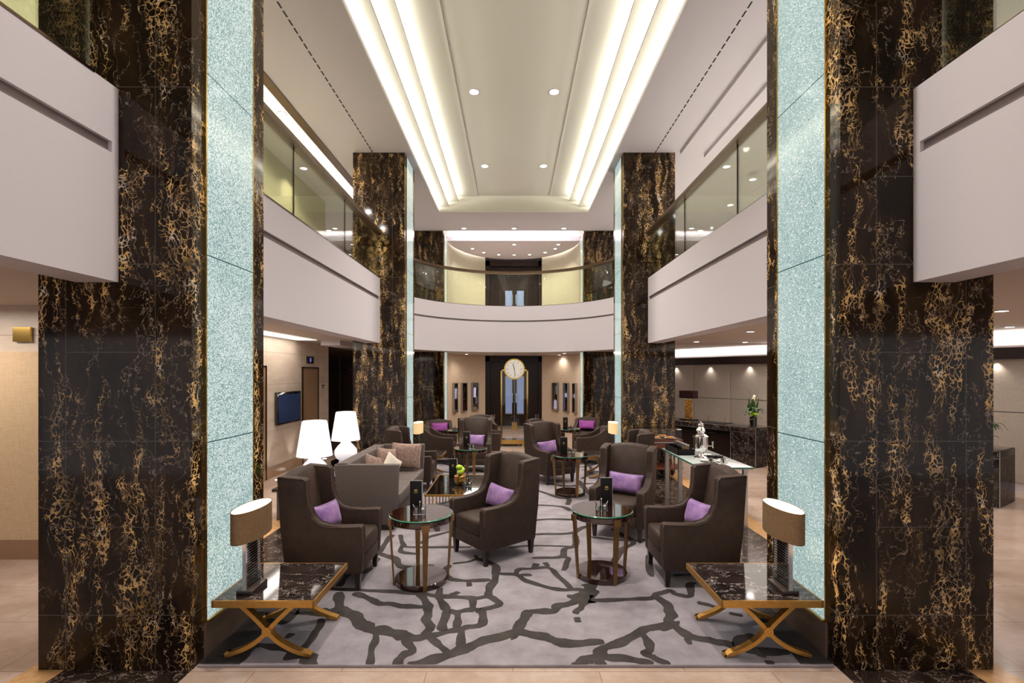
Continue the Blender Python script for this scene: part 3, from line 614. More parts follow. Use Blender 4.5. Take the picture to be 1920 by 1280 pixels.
# ------------------------------------------------------------------ wing chairs
def chair(label, loc, deg, H=1.0, group='brown velvet armchairs'):
    t = thing('wing_chair' if H > .9 else 'club_chair', label, 'chair', (loc[0], loc[1], .0225 if loc[1] < 10.7 else 0), math.radians(deg), group)
    hi = H > .9
    # side with arm and wing: outline in (y,z)
    if hi: out = [(-.345, .15), (-.355, .40), (-.355, .545), (-.34, .565), (-.20, .56), (-.06, .562), (.02, .585), (.075, .64), (.105, .72), (.115, .80), (.125, .955), (.15, .975), (.36, .995), (.375, .98), (.345, .5), (.315, .15)]
    else: out = [(-.345, .15), (-.355, .40), (-.355, .535), (-.34, .555), (-.20, .55), (-.06, .56), (.06, .60), (.15, .66), (.22, .72), (.36, .745), (.375, .73), (.34, .4), (.315, .15)]
    for s in (-1, 1):
        fn = lambda v, s=s: Vector((v.x + s * .02 * max(0, v.z - .15) / .85, v.y, v.z))
        MB().prism(out, s * .225, s * .305, 0, bev=.018, seg=3, fn=fn).done('arm', 'brown_velvet', t)
        pp = [fn(Vector((s * .302, y, z))) for y, z in out[1:-2]]
        ps = [fn(Vector((s * .228, y, z))) for y, z in out[1:-2]]
        m = MB(); m.tube([(p.x, p.y - .001, p.z - .004) for p in pp], .0055, 6); m.tube([(p.x, p.y - .001, p.z - .004) for p in ps], .0055, 6); m.done('piping', 'piping_velvet', t)
    # backrest, reclined with a gently arched top
    m = MB(); n = 10; secs = []
    for i in range(n + 1):
        x = -.232 + .464 * i / n; top = H - .01 + .028 * math.cos(PI * (i / n - .5)); yb = .165
        y1 = yb + (top - .38) * .17; bul = .018 * math.cos(PI * (i / n - .5))
        secs.append([(x, yb - bul, .36), (x, yb + .05 - bul * 1.3, .36 + (top - .36) * .45), (x, y1 - bul, top - .03), (x, y1 + .02, top), (x, .355, top), (x, .372, top - .03), (x, .318, .16), (x, .26, .16)])
    m.strip(secs); m.done('backrest', 'brown_velvet', t, 50)
    m = MB(); m.box(-.224, .224, -.35, .20, .27, .425, bev=.035, seg=4)
    for v in m.bm.verts:
        if v.co.z > .40: v.co.z += .018 * math.cos(PI * v.co.x / .5) * math.cos(PI * (v.co.y + .08) / .7)
    m.done('seat', 'brown_velvet', t, 60)
    MB().box(-.226, .226, -.345, .3, .15, .28, bev=.012).done('seat_rail', 'brown_velvet', t)
    for sx in (-1, 1):
        for y, sg in ((-.305, 1), (.285, 1)):
            m = MB(); x = sx * .262; a = .027; b = .017
            m.strip([[(x - a, y - a, .16), (x + a, y - a, .16), (x + a, y + a, .16), (x - a, y + a, .16)], [(x - b, y - b, 0), (x + b, y - b, 0), (x + b, y + b, 0), (x - b, y + b, 0)]])
            m.done('leg', 'dark_leg_wood', t, 0)
    return t
CH = [chair('brown velvet wing chair at the left, beside the near left table lamp', (-1.655, 4.49), 90),
 chair('brown velvet wing chair angled in the middle between the two near round tables', (-.20, 5.14), -50.3)]
def cp(k, label, loc, deg): 
    return tree_copy(CH[k], (loc[0], loc[1], .0225 if loc[1] < 10.4 else .0), math.radians(deg), label, 'brown velvet armchairs')
cp(0, 'brown velvet wing chair facing left behind the near right marble side table', (1.666, 4.55), -90)
cp(0, 'brown velvet wing chair facing the camera just behind the near right round table', (1.32, 5.80), -27)
cp(0, 'wing chair with lilac cushion, left of the middle right round table', (.653, 8.61), 31)
cp(0, 'brown velvet wing chair facing the camera behind the middle left round table', (-.745, 9.53), 0)
cp(0, 'brown velvet wing chair mostly hidden behind the grey sofa at the left', (-1.66, 8.02), 90)
cp(0, 'brown velvet wing chair mostly hidden, beside the pastry cart', (1.74, 7.55), -90)
low = chair('low brown velvet chair with a magenta cushion beside the far left column', (-1.78, 11.8), 15, .76)
CH.append(low)
cp(2, 'low brown velvet chair seen from its side, in front of the far left round table', (-1.6, 10.38), 88)
cp(2, 'low brown velvet chair peeking out right of the far left wing chair', (-.64, 11.32), 90)
cp(2, 'low brown velvet chair farthest back near the standing clock at left', (-.80, 13.2), 15)
cp(2, 'low brown velvet chair with a magenta cushion beside the far right column', (1.88, 12.45), -15)
cp(2, 'low brown velvet chair seen from its side left of the far right table lamp', (1.68, 10.38), -90)
cp(2, 'low brown velvet chair at the far right round table, next to the standing clock', (.78, 12.1), 55)
def cushion(name, mat, label, w_, h_, t_, loc, deg, tilt, roll=0, group=None, cat='cushion'):
    m = MB(); n = 14; top = []; 
    def P(i, j, s):
        u, v = -1 + 2 * i / n, -1 + 2 * j / n
        th = t_ * .5 * ((1 - abs(u) ** 3.5) ** .6) * ((1 - abs(v) ** 3.5) ** .6)
        k = 1 - .07 * (1 - v * v) * abs(u) ** 3; kk = 1 - .09 * (1 - u * u) * abs(v) ** 3
        return (u * w_ / 2 * k, s * th - (.003 * s), v * h_ / 2 * kk)
    g = {}
    for s in (-1, 1):
        for i in range(n + 1):
            for j in range(n + 1):
                edge = i in (0, n) or j in (0, n); key = (i, j, 0 if edge else s)
                if key not in g: g[key] = m.bm.verts.new(P(i, j, 0 if edge else s))
        for i in range(n):
            for j in range(n):
                q = []
                for a, b in ((i, j), (i + 1, j), (i + 1, j + 1), (i, j + 1)): q.append(g[(a, b, 0 if (a in (0, n) or b in (0, n)) else s)])
                m.bm.faces.new(q)
    o = m.done(name, mat, None, 80); o.location = loc; o.rotation_euler = (math.radians(tilt), math.radians(roll), math.radians(deg))
    return tag(o, label, cat, group)
def chair_cushion(c, deg, label, mat='purple_satin', dy=.02, w_=.42, h_=.24, roll=3, z=.565, name='lumbar_cushion'):
    a = math.radians(deg); off = Vector((0, dy)); x = c[0] - off.y * math.sin(a); y = c[1] + off.y * math.cos(a)
    cushion(name, mat, label, w_, h_, .13, (x, y, z + .0225), deg, -16, roll, 'cushions on the brown chairs')
chair_cushion((-1.655, 4.49), 80, 'lilac satin cushion on the left brown wing chair behind the near left marble table', dy=.075)
chair_cushion((-.20, 5.14), -50.3, 'lilac satin cushion on the wing chair in the middle of the rug', dy=.075)
chair_cushion((1.666, 4.55), -82, 'lilac satin cushion on the right wing chair behind the near right marble table', dy=.075, roll=-4)
chair_cushion((1.32, 5.80), -27, 'long lilac satin cushion on the chair behind the near right round table', dy=.075)
chair_cushion((.653, 8.61), 31, 'lilac cushion on the wing chair beyond the rug centre', dy=.075, roll=-3)
chair_cushion((-.745, 9.53), 0, 'lilac cushion on the chair behind the middle left round table', dy=.075, w_=.36)
chair_cushion((-1.78, 11.8), 15, 'magenta cushion on the low chair beside the far left column', 'magenta_satin', dy=.10, roll=0)
chair_cushion((1.88, 12.45), -15, 'magenta cushion on the low chair beside the far right column', 'magenta_satin', dy=.10, roll=0)
# ------------------------------------------------------------------ sofa
t = thing('sofa', 'boxy taupe two-seat sofa with high sides, left of the mirrored coffee table', 'sofa', (-1.72, 6.70, .0225))
m = MB()
def flare(v): return Vector((v.x - .045 * max(0, .8 - v.z) * (-1 if v.x < 0 else 0), v.y, v.z))
m.prism([(-.44, .0 + .06), (-.42, .06), (-.38, .79), (-.46, .79)], -.86, .86, 1, bev=.0); m.bm.free()
MB().prism([(-.37, .07), (-.25, .07), (-.27, .79), (-.43, .79)], -.88, .88, 1, bev=.012).done('backrest', 'taupe_fabric', t)
for s in (-1, 1):
    MB().prism([(-.425, .79), (-.365, .07), (.315, .07), (.345, .79)], s * .80, s * .89, 1, bev=.012).done('arm', 'taupe_fabric', t)
MB().box(-.26, .31, -.80, .80, .07, .27, bev=.01).done('seat_base', 'taupe_fabric', t)
for a in (-.8, 0): MB().box(-.26, .345, a + .003, a + .797, .27, .42, bev=.025, seg=3).done('seat_cushion', 'taupe_fabric', t)
MB().box(-.30, .28, -.85, .85, 0, .07).done('plinth', 'dark_leg_wood', t, 0)
cushion('scatter_cushion', 'jacquard', 'large brown jacquard cushion at the far right corner of the sofa', .46, .40, .15, (-1.62, 7.35, .66), 4, -10, 3, 'cushions on the sofa')
cushion('scatter_cushion', 'jacquard', 'brown jacquard cushion leaning on the sofa back near its far corner', .40, .38, .14, (-1.84, 7.06, .64), 62, -12, 12, 'cushions on the sofa')
cushion('scatter_cushion', 'jacquard', 'brown jacquard cushion nearest the camera on the sofa, only its tip showing', .38, .36, .14, (-1.86, 6.48, .64), 74, -14, 20, 'cushions on the sofa')
cushion('scatter_cushion', 'cream_cotton', 'cream cushion corner poking up between the brown sofa cushions', .30, .30, .10, (-1.70, 6.80, .62), 50, -14, 40, 'cushions on the sofa')
# ------------------------------------------------------------------ coffee table
t = thing('coffee_table', 'low mirrored black glass coffee table with beaded gold frame beside the sofa', 'table', (-.70, 6.52, .0225))
hx, hy = .385, .59
MB().box(-hx + .012, hx - .012, -hy + .012, hy - .012, .385, .40).done('glass_top', 'black_gloss', t, 0)
m = MB()
for s in (-1, 1): m.box(s * hx, s * (hx - .014), -hy, hy, .378, .404); m.box(-hx, hx, s * hy, s * (hy - .014), .378, .404)
n = 40
for i in range(n): 
    x = -hx + 2 * hx * (i + .5) / n; m.box(x - .005, x + .005, -hy - .006, -hy, .384, .397)
m.done('beaded_rim', 'brushed_gold', t, 0)
MB().box(-.38, .38, -.2, -.197, .4, .401).box(-.38, .38, .1, .103, .4, .401).box(-.38, .38, .38, .383, .4, .401).done('top_seam', 'black_matte', t, 0)
for sx in (-1, 1):
    for sy in (-1, 1):
        for k in range(4):
            x = sx * (hx - .012 - k * .045); MB().box(x - .007, x + .007, sy * (hy - .005), sy * (hy - .019), 0, .38).done('leg', 'brushed_gold', t, 0)
# ------------------------------------------------------------------ round tables
def round_table(label, loc):
    t = thing('round_side_table', label, 'table', (loc[0], loc[1], .0225 if loc[1] < 10.6 else 0), 0, 'round side tables')
    MB().lathe([(.27, .55), (.278, .56), (.278, .60), (.272, .605)], n=56).done('apron', 'mahogany_gloss', t)
    MB().lathe([(.282, .607), (.286, .610), (.286, .616), (.28, .619)], n=64).done('glass_edge', 'glass_edge_green', t)
    MB().lathe([(.278, .6185), (.278, .6205)], n=64).done('top', 'mahogany_gloss', t)
    MB().lathe([(.225, 0), (.235, .006), (.235, .045), (.23, .05)], n=56).done('base', 'mahogany_gloss', t)
    for k in range(4):
        a = math.radians(-72 + 90 * k); R = Matrix.Rotation(a, 4, 'Z'); m = MB()
        sec = lambda r, z, h, d: [tuple(R @ Vector(q)) for q in ((r - d, -h, z), (r + d, -h, z), (r + d, h, z), (r - d, h, z))]
        m.strip([sec(.242, 0, .016, .007), sec(.276, .54, .027, .010)]); m.strip([sec(.286, .53, .034, .010), sec(.286, .588, .034, .010)])
        m.done('leg', 'bronze_leg', t, 0)
    return t
RT = round_table('round glass-topped side table at left on the near rug', (-.834, 4.41))
for lb, p in (('round glass-topped side table at right on the near rug', (.828, 4.54)), ('round side table in the middle right before the lilac-cushioned chair', (.894, 7.6)), ('round side table behind the coffee table, in the middle left', (-.73, 8.3)),
              ('farthest right round side table with a small menu stand', (1.30, 11.4)), ('farthest left round side table near the magenta cushion', (-1.30, 11.15))):
    tree_copy(RT, (p[0], p[1], .0225 if p[1] < 10.6 else 0), 0, lb, 'round side tables')
# menu stands and condiment sets
def menu(label, x, y, z, deg=0):
    t = thing('menu_stand', label, 'menu', (x, y, z), math.radians(deg), 'menu stands on the tables')
    MB().box(-.055, .055, -.012, .012, 0, .262, bev=.002).done('board', 'black_matte', t)
    MB().box(.055, .058, -.012, .012, 0, .262).box(-.055, .058, -.012, .012, .262, .265).done('edge', 'satin_steel', t, 0)
    m = MB()
    for k in range(7):
        a = math.radians(20 + k * 23.3); m.prism([(0, .165), (.017 * math.cos(a - .16), .165 + .02 * math.sin(a - .16)), (.019 * math.cos(a), .165 + .022 * math.sin(a)), (.017 * math.cos(a + .16), .165 + .02 * math.sin(a + .16))], -.0135, -.012, 1)
    m.box(-.022, .022, -.0135, -.012, .155, .1575); m.box(-.012, .012, -.0135, -.012, .148, .1505); m.done('emblem', 'gold_print', t, 0)
    return t
def jars(label, x, y, z, deg=0):
    t = thing('condiment_set', label, 'condiment set', (x, y, z), math.radians(deg), 'condiment sets on the tables')
    for sx in (-.03, .03):
        j = MB().lathe([(.024, 0), (.025, .004), (.025, .06), (.027, .062), (.023, .062), (.022, .006), (.0, .006)], c=(sx, 0, 0), n=18, caps=False).done('jar', 'clear_glass', t)
        MB().lathe([(.0215, .007), (.0215, .045)], c=(sx, 0, 0), n=12).done('sugar', 'porcelain' if sx > 0 else 'satin_steel', j)
        MB().tube([(sx, 0, .02), (sx * 2.1, .005, .085)], [.002, .003], 6).done('spoon', 'chrome', j)
    MB().tube([(0, 0, 0), (0, 0, .105)], .003, 8).lathe([(.003, .10), (.007, .107), (.003, .115)], n=8).box(-.055, .055, -.026, .026, -.0, .003).done('carrier', 'chrome', t)
    return t
ZT1 = .0225 + .6205
men = menu('black menu stand on the near left round table', -.905, 4.53, ZT1, 0)
for lb, x, y, z in (('black menu stand on the near right round table', .895, 4.66, ZT1), ('black menu stand on the middle right round table', .80, 7.66, ZT1), ('black menu stand on the middle left round table', -.80, 8.36, ZT1),
    ('small black menu stand on the farthest right round table', 1.23, 11.42, ZT1 - .0225), ('small black menu stand on the farthest left round table', -1.22, 11.2, ZT1 - .0225), ('black menu stand standing on the coffee table', -.86, 6.95, .424)):
    tree_copy(men, (x, y, z), 0, lb, 'menu stands on the tables')
js = jars('glass condiment set on the near left round table', -.84, 4.37, ZT1)
for lb, x, y, z in (('glass condiment set on the near right round table', .815, 4.47, ZT1), ('glass condiment set on the middle right round table', .90, 7.50, ZT1), ('glass condiment set on the middle left round table', -.70, 8.2, ZT1),
    ('glass condiment set on the farthest right round table', 1.35, 11.35, ZT1 - .0225), ('glass condiment set on the farthest left round table', -1.33, 11.1, ZT1 - .0225), ('glass condiment set on the coffee table beside the gold vase', -.60, 6.38, .424)):
    tree_copy(js, (x, y, z), .2, lb, 'condiment sets on the tables')
t = thing('flower_vase', 'round gold vase with lime green blooms on the coffee table', 'vase', (-.71, 6.52, .424))
MB().lathe([(.02, 0), (.05, .012), (.066, .045), (.06, .085), (.035, .105), (.034, .112)], n=24).done('vase_body', 'gold_crinkle', t)
m = MB()
for q in range(16):
    a = q * 2.4; r = .012 + .028 * (q % 4) / 3; z = .13 + .05 * ((q * 7) % 5) / 4
    bmesh.ops.create_icosphere(m.bm, subdivisions=2, radius=.0225, matrix=Matrix.Translation((r * math.cos(a), r * math.sin(a), z)))
m.done('blooms', 'bloom_green', t); t.scale = (1.3, 1.3, 1.3)
# ------------------------------------------------------------------ X-leg marble side tables and their lamps
def xtable(label, loc):
    t = thing('marble_side_table', label, 'table', (loc[0], loc[1], .0225), 0, 'gold cross-leg marble side tables'); hx, hy, H = .335, .32, .40
    MB().box(-hx + .012, hx - .012, -hy + .012, hy - .012, H - .03, H + .001).done('marble_top', 'black_marble', t, 0)
    m = MB()
    for s in (-1, 1): m.box(s * hx, s * (hx - .014), -hy, hy, H - .045, H); m.box(-hx, hx, s * hy, s * (hy - .014), H - .045, H)
    m.done('gold_frame', 'brushed_gold', t, 0)
    for yy in (-hy + .075, hy - .075):
        for s in (-1, 1):
            m = MB(); secs = []; n = 22
            for i in range(n + 1):
                u = -1 + 2 * i / n; zc = .17
                if u < 0: z = zc + (-u) * (.355 - zc); x = -s * .175 * (-u) ** .72 * (1 + .25 * (-u))* .9
                else: x = s * .285 * u; z = zc * (1 - math.sin(PI / 2 * u) ** 1.0) + .012
                if u < 0: x = -s * (.17 * math.sin(PI / 2 * (-u)) * .55 + .17 * (-u) ** 2.2 * .55); 
                else:
                    x = s * (.12 * u + .17 * u ** 2); z = .17 * (1 - u) ** 1.25 + .011
                secs.append((x, z))
            P = []
            for i, (x, z) in enumerate(secs):
                a, b = secs[max(i - 1, 0)], secs[min(i + 1, n)]; d = Vector((b[0] - a[0], b[1] - a[1])).normalized(); nx, nz = -d.y * .0135, d.x * .0135
                if i == n: nx, nz = 0, .010
                P.append([(x - nx, yy - .024, z - nz), (x + nx, yy - .024, z + nz), (x + nx, yy + .024, z + nz), (x - nx, yy + .024, z - nz)])
            if s < 0: pass
            m.strip(P); m.done('curved_leg', 'brushed_gold', t, 40)
        MB().disc_y((0, yy - .030, .172), .031, .06).done('boss', 'brushed_gold', t)
    return t
xt = xtable('black marble side table with gold crossed legs, near left', (-1.63, 3.48))
for lb, p in (('black marble side table with gold crossed legs, near right', (1.69, 3.48)), ('black marble cross-leg side table far left beyond the sofa', (-1.62, 9.05)), ('black marble cross-leg side table far right by the middle column', (1.66, 9.0))):
    tree_copy(xt, (p[0], p[1], .0225), 0, lb, 'gold cross-leg marble side tables')
def table_lamp(label, loc):
    t = thing('table_lamp', label, 'lamp', (loc[0], loc[1], .422), 0, 'oval-shade table lamps')
    MB().box(-.055, .055, -.10, .10, 0, .035, bev=.003).done('base', 'dark_leg_wood', t)
    b = MB().box(-.012, .012, -.10, -.085, .035, .37).box(-.012, .012, .085, .10, .035, .37).box(-.012, .012, -.1, .1, .355, .37).done('stem_frame', 'chrome', t, 0)
    m = MB()
    for k in range(17): m.box(-.003, .003, -.085, .085, .05 + k * .018, .053 + k * .018)
    m.done('stem_rod', 'chrome', t, 0); MB().box(-.0015, .0015, -.085, .085, .035, .355).done('stem_glass', 'clear_glass', t, 0)
    n = 48; m = MB()
    m.lathe([(1, .372), (1, .575), (.97, .575), (.97, .372), (1, .372)], n=n, sx=.085, sy=.215, caps=False); sh = m.done('shade', 'shade_brown', t, 50)
    MB().lathe([(.965, .374), (.965, .573)], n=n, sx=.085, sy=.215, caps=False).done('shade_liner', 'shade_liner', sh, 50)
    MB().lathe([(.96, .570), (.0, .570)], n=n, sx=.085, sy=.215, caps=False).done('diffuser', 'shade_liner', sh, 0)
    return t
M['shade_liner'].node_tree.nodes['Principled BSDF'].inputs['Emission Strength'].default_value = .8
tl = table_lamp('table lamp with brown oval shade on the near left marble table', (-1.79, 3.33))
L4 = [(-1.79, 3.33)]
for lb, p in (('table lamp with brown oval shade on the near right marble table', (1.85, 3.33)), ('table lamp with glowing shade at far left beyond the sofa', (-1.78, 9.12)), ('table lamp with glowing shade at far right by the middle column', (1.88, 9.12))):
    o = tree_copy(tl, (p[0], p[1], .422), 0, lb, 'oval-shade table lamps'); L4.append(p)
    if p[1] > 8:
        for ch in o.children:
            if ch.name.startswith('shade'):
                ch.data = ch.data.copy(); ch.data.materials[0] = M['lit_shade_cream']
for x, y in L4: 
    l = bpy.data.lights.new('table_lamp_bulb', 'POINT'); l.energy = 4; l.color = (1, .8, .55); l.shadow_soft_size = .04; o = bpy.data.objects.new('table_lamp_bulb', l); o.location = (x, y, .80); COL.objects.link(o)
# ------------------------------------------------------------------ white glass lamps on their low console
t = thing('console', 'low black gloss console behind the left wing chair carrying two white lamps', 'console', (-2.8, 7.5, 0))
MB().box(-.26, .26, -1.35, 1.35, .40, .44, bev=.004).done('top', 'black_gloss', t); MB().box(-.22, .22, -1.3, 1.3, .03, .40).done('body', 'black_gloss', t, 0)
def white_lamp(label, loc):
    t = thing('glass_lamp', label, 'lamp', loc, 0, 'glowing white glass lamps')
    MB().lathe([(.11, 0), (.155, .03), (.185, .10), (.18, .17), (.13, .24), (.085, .285), (.075, .34)], n=36).done('body', 'lamp_glass_white', t, 60)
    MB().lathe([(.235, .335), (.227, .40), (.165, .80), (.155, .815), (.10, .82)], n=40).done('shade', 'lamp_glass_white', t, 60)
    return t
wl = white_lamp('glowing white glass lamp, the larger and nearer of the pair at left', (-2.74, 6.7, .44))
tree_copy(wl, (-2.86, 8.3, .44), 0, 'glowing white glass lamp, the smaller and farther of the pair at left', 'glowing white glass lamps')
# ------------------------------------------------------------------ standing clock
t = thing('standing_clock', 'tall brass-framed glass case clock with round white dial before the dark doors', 'clock', (.035, 12.76, 0))
MB().box(-.36, .36, 0, .36, 0, .06).done('plinth', 'gold_marble', t, 0); MB().box(-.36, .36, 0, .36, .06, .17).done('base', 'brass', t, 0)
m = MB()
for x in (-.36, .325):
    for y in (0, .325): m.box(x, x + .035, y, y + .035, .17, 2.02)
m.box(-.36, .36, 0, .035, 1.985, 2.02); m.box(-.36, .36, .325, .36, 1.985, 2.02); m.box(-.36, -.325, 0, .36, 1.985, 2.02); m.box(.325, .36, 0, .36, 1.985, 2.02); m.done('case_frame', 'brass', t, 0)
MB().box(-.325, .325, .012, .018, .17, 1.985).done('front_glass', 'case_glass', t, 0)
for x in (-.35, .344): MB().box(x, x + .006, .035, .325, .17, 1.985).done('side_glass', 'case_glass', t, 0)
MB().tube([(0, .15, .60), (0, .15, 1.9)], .014).done('pendulum_rod', 'satin_steel', t); MB().box(-.07, .07, .13, .16, .40, .62).done('pendulum_bob', 'brass', t, 0)
MB().disc_y((0, -.07, 2.03), .272, .08).done('bezel', 'brass', t); d = MB().disc_y((0, -.076, 2.03), .235, .01).done('dial', 'white_dial', t)
m = MB()
for k in range(12):
    a = k * PI / 6; R = Matrix.Translation((.185 * math.sin(a), -.078, 2.03 + .185 * math.cos(a))) @ Matrix.Rotation(a, 4, 'Y')
    m.box(-.005, .005, -.002, .001, -.014, .014, mat=R)
    if k % 3 == 0: m.box(-.012, -.008, -.002, .001, -.014, .014, mat=R)
m.done('hour_mark', 'black_matte', t, 0)
for a, l, w_ in ((math.radians(-16), .15, .007), (math.radians(172), .18, .005)):
    R = Matrix.Translation((0, -.08, 2.03)) @ Matrix.Rotation(a, 4, 'Y'); MB().box(-w_, w_, -.003, 0, -.03, l, mat=R).done('clock_hand', 'black_matte', t, 0)
# ------------------------------------------------------------------ showcases in the curved wall
def apse_at_px(px):
    best = None
    for i in range(1, 400):
        a = PI * i / 400; x, y = apse(a)
        if abs(x) < 1.0: continue
        e = abs(VX + F * x / y - px)
        if best is None or e < best[0]: best = (e, a, x, y)
    return best
def showcase(px, w_px, label, item):
    _, a, x, y = apse_at_px(px); tn = Vector((-math.sin(a) * AX, math.cos(a) * AB)).normalized()
    if tn.x < 0: tn = -tn
    rz = math.atan2(tn.y, tn.x); w_ = .125
    t = thing('showcase', label, 'display case', (x, y, .66), rz, 'jewellery showcases in the curved wall')
    H = .92
    m = MB(); m.box(-w_ - .02, -w_, -.09, .02, 0, H); m.box(w_, w_ + .02, -.09, .02, 0, H); m.box(-w_ - .02, w_ + .02, -.09, .02, H, H + .02); m.box(-w_ - .02, w_ + .02, -.10, .02, -.04, 0); m.done('frame', 'satin_steel', t, 0)
    MB().box(-w_, w_, -.008, .0, 0, H).done('backing', 'wenge', t, 0)
    MB().box(-w_, w_, -.088, -.084, 0, H).done('glass', 'case_glass', t, 0)
    if item == 'necklace':
        MB().tube([(-.07, -.03, .75), (-.03, -.04, .55), (0, -.04, .48), (.03, -.04, .55), (.07, -.03, .75)], .008).done('necklace', 'chrome', t); MB().lathe([(.06, .02), (.06, .3), (.02, .34)], c=(0, -.045, 0), n=12, sy=.6).done('stand', 'glow_case', t)
    elif item == 'watch':
        MB().disc_y((0, -.06, .52), .075, .02).done('watch', 'glow_case', t); MB().box(-.04, .04, -.05, -.03, .36, .70).done('strap', 'satin_steel', t, 0); MB().box(-.05, .05, -.07, -.02, .02, .28).done('gift_box', 'red_box', t, 0)
    elif item == 'chain':
        MB().tube([(.05, -.04, .75), (.0, -.04, .62), (-.05, -.04, .45), (.02, -.04, .50), (.05, -.04, .42), (-.02, -.04, .33)], .012).done('bracelet', 'brass', t); MB().box(-.05, .05, -.07, -.02, .02, .27).done('gift_box', 'red_box', t, 0)
    else:
        MB().tube([(0, -.04, .42), (0, -.045, .76)], .045, 12).done('bracelet', 'glow_case', t); MB().box(-.05, .05, -.07, -.02, .02, .06).done('card', 'porcelain', t, 0)
showcase(851, 14, 'narrow showcase nearest the left glass strip on the curved wall', 'card')
showcase(868, 16, 'showcase with a bracelet chain and red box on the left curved wall', 'chain')
showcase(889, 14, 'showcase with a pale bracelet nearest the dark doors at left', 'card')
showcase(1043, 13, 'showcase with a necklace nearest the dark doors at right', 'necklace')
showcase(1064, 16, 'showcase with a round watch and red box on the right curved wall', 'watch')
showcase(1080, 13, 'narrow showcase nearest the right glass strip on the curved wall', 'watch')
# small lettering on the far left column
t = thing('column_lettering', 'small two-line metal lettering on the far left marble column', 'sign', (-2.55, 14.4, 1.4))
for z, x0, n in ((.10, -.23, 15), (.03, -.13, 9)):
    m = MB()
    for k in range(n):
        h = .035; x = x0 + k * .031
        m.box(x, x + .005, -.008, 0, z, z + h)
        if k % 2: m.box(x, x + .02, -.008, 0, z + h - .006, z + h)
        if k % 3 == 0: m.box(x, x + .02, -.008, 0, z, z + .006)
        if k % 3 == 1: m.box(x + .016, x + .021, -.008, 0, z, z + h)
    m.done('text_line', 'satin_steel', t, 0)
# ------------------------------------------------------------------ reception (its axis is turned from the hall axis)
U = Vector((-.537, .843)); V = Vector((.843, .537))        # along the desks, towards the wall
def RM(o): return Matrix(((U.x, V.x, 0, o[0]), (U.y, V.y, 0, o[1]), (0, 0, 1, 0), (0, 0, 0, 1)))
W0 = (6.31, 10.68)
R = RM(W0)
def rbox(m, u0, u1, v0, v1, z0, z1, mi=None, bev=0, R=R): m.box(u0, u1, v0, v1, z0, z1, mi, bev, 2, R)
m = MB(); rbox(m, -8, 5, .10, .2, 0, 2.6); struct(m, 'wall_reception', 'white_plaster', smooth=0)
m = MB(); rbox(m, -8, 5, -.10, .0, 2.14, 2.33); struct(m, 'trim_header', 'wenge', smooth=0)
m = MB()
u = -8.0
w_u = 1.08
k = 0
while u < 5:
    for z0, z1 in ((0.15, 1.27), (1.285, 2.14)):
        # padded panels, slightly hollow across their width
        n = 6; secs = []
        for i in range(n + 1):
            uu = u + .01 + (w_u - .02) * i / n; dv = .05 - .05 * math.sin(PI * i / n) * .8
            secs.append([tuple(R @ Vector((uu, .10 - dv * .0 - .02 - (.05 - dv), z0))), tuple(R @ Vector((uu, .10 - .02 - (.05 - dv), z1))), tuple(R @ Vector((uu, .11, z1))), tuple(R @ Vector((uu, .11, z0)))])
        m.strip(secs)
    u += w_u; k += 1
struct(m, 'wall_reception_panels', 'panel_fabric')
for uu in (-7.5 + i * 1.08 for i in range(11)):
    p = R @ Vector((uu + .04, -.0, 2.10)); 
    if p.y < 14: spot('panel_wash', (p.x, p.y, p.z), 7, WARM, 120, (math.radians(14), 0, math.atan2(U.y, U.x)), .03)
c = R @ Vector((-1.5, -.02, 2.36)); area('header_cove', (c.x, c.y, 2.36), 12.5, .06, 60, (1, .97, .92), (PI, 0, math.atan2(U.y, U.x)))
def desk(label, o, L, z=.80):
    t = thing('reception_desk', label, 'desk', (o[0], o[1], 0), math.atan2(U.y, U.x), 'reception desks')
    # local x along U, local y = left normal of U ; V lies on -y side
    s = -1
    MB().box(0, L, 0, s * .75, z - .10, z, bev=.003).done('marble_top', 'black_marble', t)
    MB().box(0, .55, 0, s * .75, 0, z - .10).box(0.0, .02, .0, s * .75, 0, z).done('marble_end', 'black_marble', t, 0)
    MB().box(.55, L, s * .10, s * .72, .0, z - .1).done('body', 'wenge', t, 0)
    MB().box(.65, 1.9, -.0, s * .12, z - .19, z - .17).done('writing_shelf', 'black_gloss', t, 0)
    MB().box(.545, .555, 0.004, -.01, 0, z - .1).box(-.003, .006, .004, -.01, 0, z).box(0, L, .004, -.004, z - .104, z - .098).done('metal_strip', 'satin_steel', t, 0)
    
    return t
dk = desk('dark marble reception desk behind the glass console, right of the middle column', (4.88, 9.77), 3.0)
desk('dark marble reception desk at the right edge behind the near right column', (6.88, 6.86), .62)
D = RM((4.88, 9.77))
